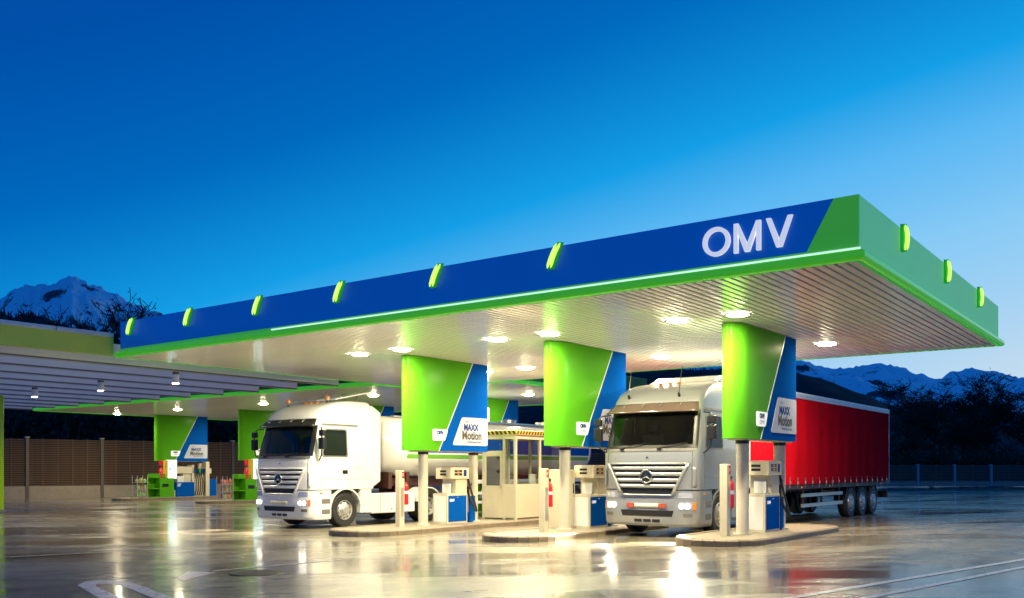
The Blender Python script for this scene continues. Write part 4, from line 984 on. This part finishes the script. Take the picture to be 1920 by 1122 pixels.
        fpatch('upper_lamp', .93, 1.06, s_ * .62, s_ * .90, .006, M_LENS, t, ny=6, nz=2, y0t=s_ * .66)
        fpatch('fog_lamp', .50, .58, s_ * .74, s_ * .90, .008, M_GREY, t, ny=6, nz=2)
    fpatch('lower_intake', .50, .64, -.52, .52, .006, M_BLACK, t, y0t=-.56, y1t=.56, ny=16, nz=2)
    for k in range(3): fpatch('bumper_slot', .36, .43, -.27 + k * .19, -.11 + k * .19, .006, M_BLACK, t, ny=4, nz=1)
    fpatch('number_plate', .70, .80, -.30, .30, .02, mat('plate_cream', (.75, .70, .50), .4), t, thick=.012, ny=8, nz=1)
    # star emblem
    c = fr(0, 1.43, .055); em = bpy.data.objects.new('emblem', None); scene.collection.objects.link(em); em.parent = t; em.location = c
    MB().lathe([(.125, -.01), (.125, .008), (.001, .012)], lambda a, b, d: (d, a, b), 28).build('disc', M_BLACK, em, smooth=40)
    ring = MB(); prof = [(.152 + .016 * math.cos(a), .008 + .016 * math.sin(a)) for a in [2 * math.pi * i / 10 for i in range(11)]]
    ring.lathe(prof, lambda a, b, d: (d, a, b), 32).build('ring', M_CHROME, em, smooth=60)
    mb = MB()
    for k in range(3):
        a = R(90 + 120 * k); tip = (math.cos(a) * .145, math.sin(a) * .145); l = (math.cos(a + R(60)) * .026, math.sin(a + R(60)) * .026); r_ = (math.cos(a - R(60)) * .026, math.sin(a - R(60)) * .026)
        mb.add([(.012, *tip), (.012, *l), (.012, *r_), (.034, 0, 0)], [(0, 1, 3), (0, 3, 2)])
    mb.build('star', M_CHROME, em)
    # sides
    for s in (1, -1):
        spoly('side_window_surround', [(-.50, 2.06), (-1.52, 2.06), (-1.52, 2.90), (-.66, 2.90)], s, .004, M_GREY, t)
        spoly('side_window', [(-.56, 2.11), (-1.47, 2.11), (-1.47, 2.86), (-.69, 2.86)], s, .010, M_SIDEGLASS, t)
        line_on_side([(-.47, 1.15), (-.47, 2.0), (-.62, 2.93), (-1.62, 2.95), (-1.62, 1.15)], s, M_GREY, t)
        line_on_side([(-.43, 1.42), (-2.5, 1.42)], s, M_GREY, t, .004)
        line_on_side([(-2.12, 1.15), (-2.12, 3.6)], s, M_GREY, t, .004)
        line_on_side([(-1.66, 1.72), (-2.10, 1.72)], s, M_GREY, t, .004)
        spoly('rain_strip', [(-.55, 2.99), (-1.95, 2.99), (-1.95, 3.035), (-.55, 3.045)], s, .022, M_GREY, t, bevel=.008)
        spoly('door_handle', [(-1.30, 1.58), (-1.50, 1.58), (-1.50, 1.69), (-1.30, 1.69)], s, .014, M_BLACK, t, bevel=.01)
        spoly('marker_lamp', [(-.30 - .14, 1.0), (-.52, 1.0), (-.52, 1.05), (-.44, 1.05)], s, .012, M_AMBER, t, bevel=.006)
        for z in (.42, .72):
            spoly('step', [(-.50, z), (-.82, z), (-.82, z + .14), (-.50, z + .14)], s, .004, M_GREY, t, bevel=.02)
        y0, y1 = (.88, 1.252) if s > 0 else (-1.252, -.88)
        arch(t, -1.45, .53, .59, y0, y1, body, 'front_mudguard', 8, 172, .045)
        MB().box(-2.50, -2.04, s * .95, s * 1.235, .40, 1.125).build('rear_corner_panel', body, t, bevel=.02)
        MB().box(-4.45, -2.53, s * .92, s * 1.22, .36, .98).build('side_skirt', body, t, bevel=.03)
        MB().box(-2.9, -2.88, s * 1.2195, s * 1.2225, .40, .95).build('skirt_gap', M_GREY, t); MB().box(-3.7, -3.68, s * 1.2195, s * 1.2225, .40, .95).build('skirt_gap', M_GREY, t)
        MB().box(-3.42, -3.34, s * 1.2205, s * 1.228, .46, .50).build('side_marker', M_AMBER, t)
        MB().prism([(-2.56, 1.13), (-2.95, 1.35), (-2.95, 3.45), (-2.56, 3.66)], s * 1.10, s * 1.165, lambda p, q, a: (p, a, q)).build('side_deflector', body, t, bevel=.015)
        make_wheel(t, -1.45, s * 1.20, s=s)
        make_wheel(t, -5.15, s * 1.21, dual=True, s=s)
        y0, y1 = (.60, 1.23) if s > 0 else (-1.23, -.60)
        arch(t, -5.15, .52, .58, y0, y1, body if first else M_GREY, 'rear_mudguard', 15, 165)
        # mirrors
        mi = bpy.data.objects.new('mirror', None); scene.collection.objects.link(mi); mi.parent = t
        Y = lambda y: s * y
        MB().tube([(-.42, Y(1.24), 1.98), (-.36, Y(1.34), 2.02), (-.30, Y(1.47), 2.12), (-.28, Y(1.50), 2.35), (-.28, Y(1.50), 2.80), (-.33, Y(1.44), 2.90), (-.45, Y(1.24), 2.93)], .020, 8).build('arm', M_BLACK, mi, smooth=60)
        MB().box(-.36, -.22, Y(1.40), Y(1.61), 2.28, 2.62).build('housing', M_BLACK, mi, bevel=.04, seg=3); MB().box(-.36, -.23, Y(1.42), Y(1.60), 2.66, 2.84).build('wide_angle_housing', M_BLACK, mi, bevel=.03, seg=3)
        MB().box(-.370, -.362, Y(1.43), Y(1.585), 2.31, 2.59).build('mirror_glass', M_CHROME, mi)
    for y in (-.42, .36): MB().box(-6.1, -2.4, y, y + .08, .72, .98).build('chassis_rail', M_CHASSIS, t)
    MB().box(-2.6, -2.55, -1.1, 1.1, 1.15, 3.6).build('cab_back', M_GREY, t)
    MB().cyl((-5.0, 0, 1.08), (-5.0, 0, 1.16), .50, n=20).build('fifth_wheel', M_IRON, t); MB().box(-5.6, -4.4, -.35, .35, .98, 1.08).build('fifth_wheel_plate', M_CHASSIS, t)
    MB().box(-5.95, -5.9, -1.1, 1.1, .55, .75).build('rear_crossbar', M_CHASSIS, t)
    for k, y in enumerate((-.25, 0, .25)):
        MB().box(-1.22, -1.13, y - .05, y + .05, 3.685, 3.725).build('roof_marker', M_AMBER, t, bevel=.01)
    return ca

# ---- white tractor with a tank trailer
u1_, v1_ = 3.47, 17.4
t1 = thing('tractor_unit', 'white truck cab with dark visor standing under the canopy', 'truck', S(u1_, v1_, gz(v1_)), TH + math.pi)
ca1 = tractor(t1, M_TWHITE, M_BLACK, True)
# thin grey line drawing along the cab side
rnd = random.Random(3)
for pts in ([(-1.72, 1.5), (-1.85, 2.1), (-2.05, 2.6), (-2.0, 3.1), (-1.8, 2.7), (-1.78, 2.2), (-2.0, 1.7), (-2.4, 1.5)], [(-1.5, 1.35), (-1.9, 1.75), (-2.3, 2.1), (-2.52, 2.15)], [(-2.35, 1.4), (-2.25, 2.2), (-2.4, 2.8), (-2.3, 3.4)]):
    P = []
    for i in range(len(pts) - 1):
        a = Vector(pts[max(i-1, 0)]); b, c = Vector(pts[i]), Vector(pts[i+1]); d = Vector(pts[min(i+2, len(pts)-1)])
        for k in range(5):
            w = k / 5; P.append(.5 * ((2*b) + (c-a)*w + (2*a-5*b+4*c-d)*w*w + (3*b-a-3*c+d)*w**3))
    MB().tube([sd(p.x, p.y, 1, -.001) for p in P], .0045, 4).build('livery_line', mat('livery_grey', (.45, .46, .46), .4), t1)
for y, z in ((-.75, 3.72), (.55, 3.80)):
    b = MB().cyl((-.95 if y < 0 else -1.35, y, z - .14), (-.95 if y < 0 else -1.35, y, z - .02), .03, n=10).build('beacon_stem', M_BLACK, t1); MB().lathe([(.06, -.02), (.065, .06), (.04, .11), (.001, .12)], lambda a, q, c, x=(-.95 if y < 0 else -1.35), y=y, z=z: (a + x, q + y, c + z), 14).build('beacon', M_AMBER, b, smooth=60)
MB().tube([(-.9, -.8, 3.66), (-1.0, -.3, 3.75), (-1.0, .4, 3.75), (-.95, .85, 3.66)], .018, 6).build('roof_bar', M_STEEL, t1, smooth=60)
MB().add([(-1.3, -.95, 3.80), (-1.3, .95, 3.80), (-2.75, .95, 4.10), (-2.75, -.95, 4.10), (-1.3, -.95, 3.77), (-1.3, .95, 3.77), (-2.75, .95, 4.07), (-2.75, -.95, 4.07)], [(0, 1, 2, 3), (7, 6, 5, 4), (0, 4, 5, 1), (1, 5, 6, 2), (2, 6, 7, 3), (3, 7, 4, 0)]).build('roof_deflector', M_TWHITE, t1)
for y in (-.6, .6): MB().cyl((-2.4, y, 3.74), (-2.55, y, 4.03), .02, n=6).build('deflector_stay', M_GREY, t1)

tk = thing('tank_trailer', 'white tank trailer with blue and green band behind the booth', 'trailer', S(u1_, v1_, gz(v1_)), TH + math.pi)
def tank_y(z): return 1.22 * math.sqrt(max(0, 1 - ((z - 2.45) / 1.0) ** 2)) ** .9 if abs(z - 2.45) < 1 else 0
zl = [3.45, 3.435, 3.38, 3.28, 3.14, 3.0, 2.84, 2.78, 2.6, 2.42, 2.25, 2.20, 2.06, 1.9, 1.75, 1.62, 1.53, 1.47, 1.45]
ringp = [(tank_y(z), z) for z in zl] + [(-tank_y(z), z) for z in zl[-2:0:-1]]
stations = [(-3.15, .02), (-3.17, .25), (-3.22, .45), (-3.32, .66), (-3.46, .82), (-3.62, .93), (-3.80, .985), (-3.95, 1), (-4.15, 1), (-5.0, 1), (-9.5, 1), (-14.6, 1), (-15.0, 1), (-15.15, .985), (-15.32, .93), (-15.46, .80), (-15.56, .6), (-15.62, .35), (-15.64, .02)]
mb = MB(); nr = len(ringp)
vv = [(x, y * s_, 2.45 + (z - 2.45) * s_) for x, s_ in stations for y, z in ringp]; mb.v = [tuple(p) for p in vv]
for i in range(len(stations) - 1):
    for k in range(nr):
        zc = (ringp[k][1] + ringp[(k+1) % nr][1]) / 2; m_ = 0
        if 8 <= i <= 11:
            if 2.25 < zc < 2.80: m_ = 1 if i >= 9 else 2
            elif 2.06 < zc < 2.20: m_ = 2
            elif 2.78 < zc < 2.84: m_ = 2
        mb.f.append([i*nr+k, i*nr+(k+1) % nr, (i+1)*nr+(k+1) % nr, (i+1)*nr+k]); mb.m.append(m_)
mb.build('tank_shell', [M_TWHITE, M_BLUE, mat('band_green', (.16, .45, .05), .25, coat=.4)], tk, smooth=50)
for x in (-6.3, -8.7, -11.1, -13.4):
    MB().cyl((x, 0, 3.42), (x, 0, 3.56), .28, n=20).cyl((x, 0, 3.56), (x, 0, 3.60), .31, n=20).build('manhole_dome', M_STEEL, tk, smooth=40)
MB().box(-14.6, -4.2, -.52, -.36, 3.40, 3.46).box(-14.6, -4.2, .36, .52, 3.40, 3.46).build('walkway', M_STEEL, tk)
for s in (1, -1):
    MB().box(-15.0, -6.4, s * 1.02, s * 1.16, 1.20, 1.34).build('side_beam', M_TWHITE, tk, bevel=.02); MB().box(-10.4, -6.6, s * 1.05, s * 1.15, .50, .60).box(-10.4, -6.6, s * 1.05, s * 1.15, .82, .92).build('side_guard', M_TWHITE, tk)
    for x in (-6.8, -8.6, -10.2): MB().box(x - .04, x + .04, s * 1.04, s * 1.10, .45, 1.2).build('guard_stay', M_CHASSIS, tk)
    for x in (-11.4, -12.75, -14.1):
        make_wheel(tk, x, s * 1.20, s=s); arch(tk, x, .51, .57, *((.82, 1.22) if s > 0 else (-1.22, -.82)), M_TWHITE)
    for x in (-3.6, -4.4, -9, -14.5): MB().box(x - .07, x + .07, s * .30, s * .95, 1.10, 1.62).build('saddle', M_CHASSIS, tk)
    MB().box(-6.9, -6.75, s * .70, s * .82, .18, 1.2).build('landing_leg', M_CHASSIS, tk)
MB().box(-15.3, -3.3, -.5, -.4, 1.18, 1.42).box(-15.3, -3.3, .4, .5, 1.18, 1.42).build('frame_rail', M_CHASSIS, tk)
MB().box(-15.75, -15.6, -1.2, 1.2, .55, .75).build('rear_bumper', M_CHASSIS, tk)
for s in (1, -1): MB().box(-15.78, -15.752, s * .75, s * 1.15, .58, .72).build('tail_lamp', M_REDL, tk); MB().box(-15.7, -15.3, s * .42, s * .5, .6, 1.2).build('bumper_stay', M_CHASSIS, tk)

# ---- silver tractor with a red curtain trailer
u2_, v2_ = 5.33, 6.39
t2 = thing('tractor_unit', 'silver truck cab with lit headlights in front of the red trailer', 'truck', S(u2_, v2_, gz(v2_)), TH + math.pi)
ca2 = tractor(t2, M_TSILVER, mat('smoked_visor', (.10, .07, .055), .15, coat=.5), False)
for y in (-.72, .62):
    MB().cyl((-.46, y, 3.30), (-.40, y, 3.40), .03, n=8).tube([(-.42, y, 3.38), (-.50, y * 1.01, 3.78), (-.56, y * 1.02, 4.05)], [.008, .005, .003], 5).build('aerial', M_BLACK, t2)
MB().prism([(-1.7, 3.76), (-2.55, 3.80), (-2.55, 3.98), (-2.2, 3.93)], -.9, .9, lambda p, q, a: (p, a, q)).build('roof_deflector', M_TSILVER, t2, bevel=.03)
for s_ in (-1, 1): MB().box(fr(s_*.25, .75, .02).x, fr(s_*.25, .75, .02).x + .02, s_ * .42 - .10, s_ * .42 + .10, .70, .80).build('plate_marker', mat('plate_red', (.35, .06, .03), .4), t2)

tr = thing('curtain_trailer', 'red curtain sided trailer behind the silver truck', 'trailer', S(u2_, v2_, gz(v2_)), TH + math.pi)
X0, X1, ZC0, ZC1 = -3.15, -16.3, 1.16, 3.62
MB().box(X1 + .02, X0 - .02, -1.20, 1.20, 1.05, 1.17).build('load_floor', M_CHASSIS, tr); MB().box(X0 - .04, X0, -1.24, 1.24, 1.1, 3.75).build('bulkhead', M_WHITE, tr)
MB().box(X1, X0, -1.22, 1.22, 3.755, 3.80).build('roof', M_WHITE, tr)
for s in (1, -1):
    def C(a, b, s=s):
        x = X0 - .05 + (X1 + .10 - X0) * a; z = ZC0 + (ZC1 - ZC0) * b; am = .005 * math.sin(math.pi * b) ** .5 * (1 + noise.noise(Vector((a * 9, b * 2, 3.0))))
        return (x, s * (1.245 + am * math.sin(a * 83) + .5 * am * math.sin(a * 31 + 1.3) + .012 * noise.noise(Vector((a * 26, b * 1.5, s * 4.0))) * math.sin(math.pi * b) + .008 * math.sin(a * 21.5 + b * 2.0) * math.sin(math.pi * b)), z)
    mb = MB(); mb.grid(C, 220, 10, flip=(s > 0)); mb.build('curtain', M_CURTAIN, tr, smooth=70)
    rail = MB().box(X1, X0, s * 1.20, s * 1.265, 3.62, 3.75).build('roof_rail', M_COPING, tr, bevel=.012)
    mb = MB()
    for k in range(26): mb.cyl((X0 - .25 - k * .5, s * 1.264, 3.69), (X0 - .25 - k * .5, s * 1.272, 3.69), .012, n=8)
    tag(mb.build('rivets', M_GREY, rail), kind='stuff')
    MB().box(X1, X0, s * 1.18, s * 1.24, 1.02, 1.13).build('floor_rail', M_CHASSIS, tr)
    for k in range(21):
        x = X0 - .35 - k * .62
        b_ = MB().box(x - .022, x + .022, s * 1.262, s * 1.268, 1.06, 1.36).build('strap', M_GREY, tr); MB().box(x - .035, x + .035, s * 1.268, s * 1.285, 1.17, 1.25).build('buckle', M_STEEL, b_, bevel=.004)
    MB().box(-11.0, -7.2, s * 1.14, s * 1.18, .48, .58).box(-11.0, -7.2, s * 1.14, s * 1.18, .78, .88).build('side_guard', M_STEEL, tr)
    for x in (-7.4, -9.1, -10.8): MB().box(x - .04, x + .04, s * 1.08, s * 1.139, .45, 1.04).build('guard_stay', M_CHASSIS, tr)
    for x in (-11.8, -13.1, -14.4):
        make_wheel(tr, x, s * 1.21, s=s); arch(tr, x, .51, .57, *((.82, 1.2) if s > 0 else (-1.2, -.82)), M_BLACK)
    MB().box(-6.75, -6.6, s * .70, s * .82, .18, 1.05).build('landing_leg', M_CHASSIS, tr); MB().box(-6.85, -6.5, s * .65, s * .87, .13, .18).build('landing_foot', M_CHASSIS, tr)
    for x in (-4.2, -7.0, -9.5, -12.4, -15.2): MB().box(x - .05, x + .05, s * 1.241, s * 1.252, 1.05, 1.10).build('side_marker', M_AMBER, tr)
    MB().box(X1 - .03, X1 - .005, s * .75, s * 1.15, .62, .78).build('tail_lamp', M_REDL, tr)
MB().box(X1 - .04, X1, -1.25, 1.25, 1.05, 3.78).build('rear_doors', M_WHITE, tr)
MB().box(X1 - .02, X1 + .1, -1.2, 1.2, .55, .8).build('rear_bumper', M_CHASSIS, tr)
for y in (-.5, .42): MB().box(X1 + .1, X0 - .8, y, y + .08, .90, 1.05).build('frame_rail', M_CHASSIS, tr)
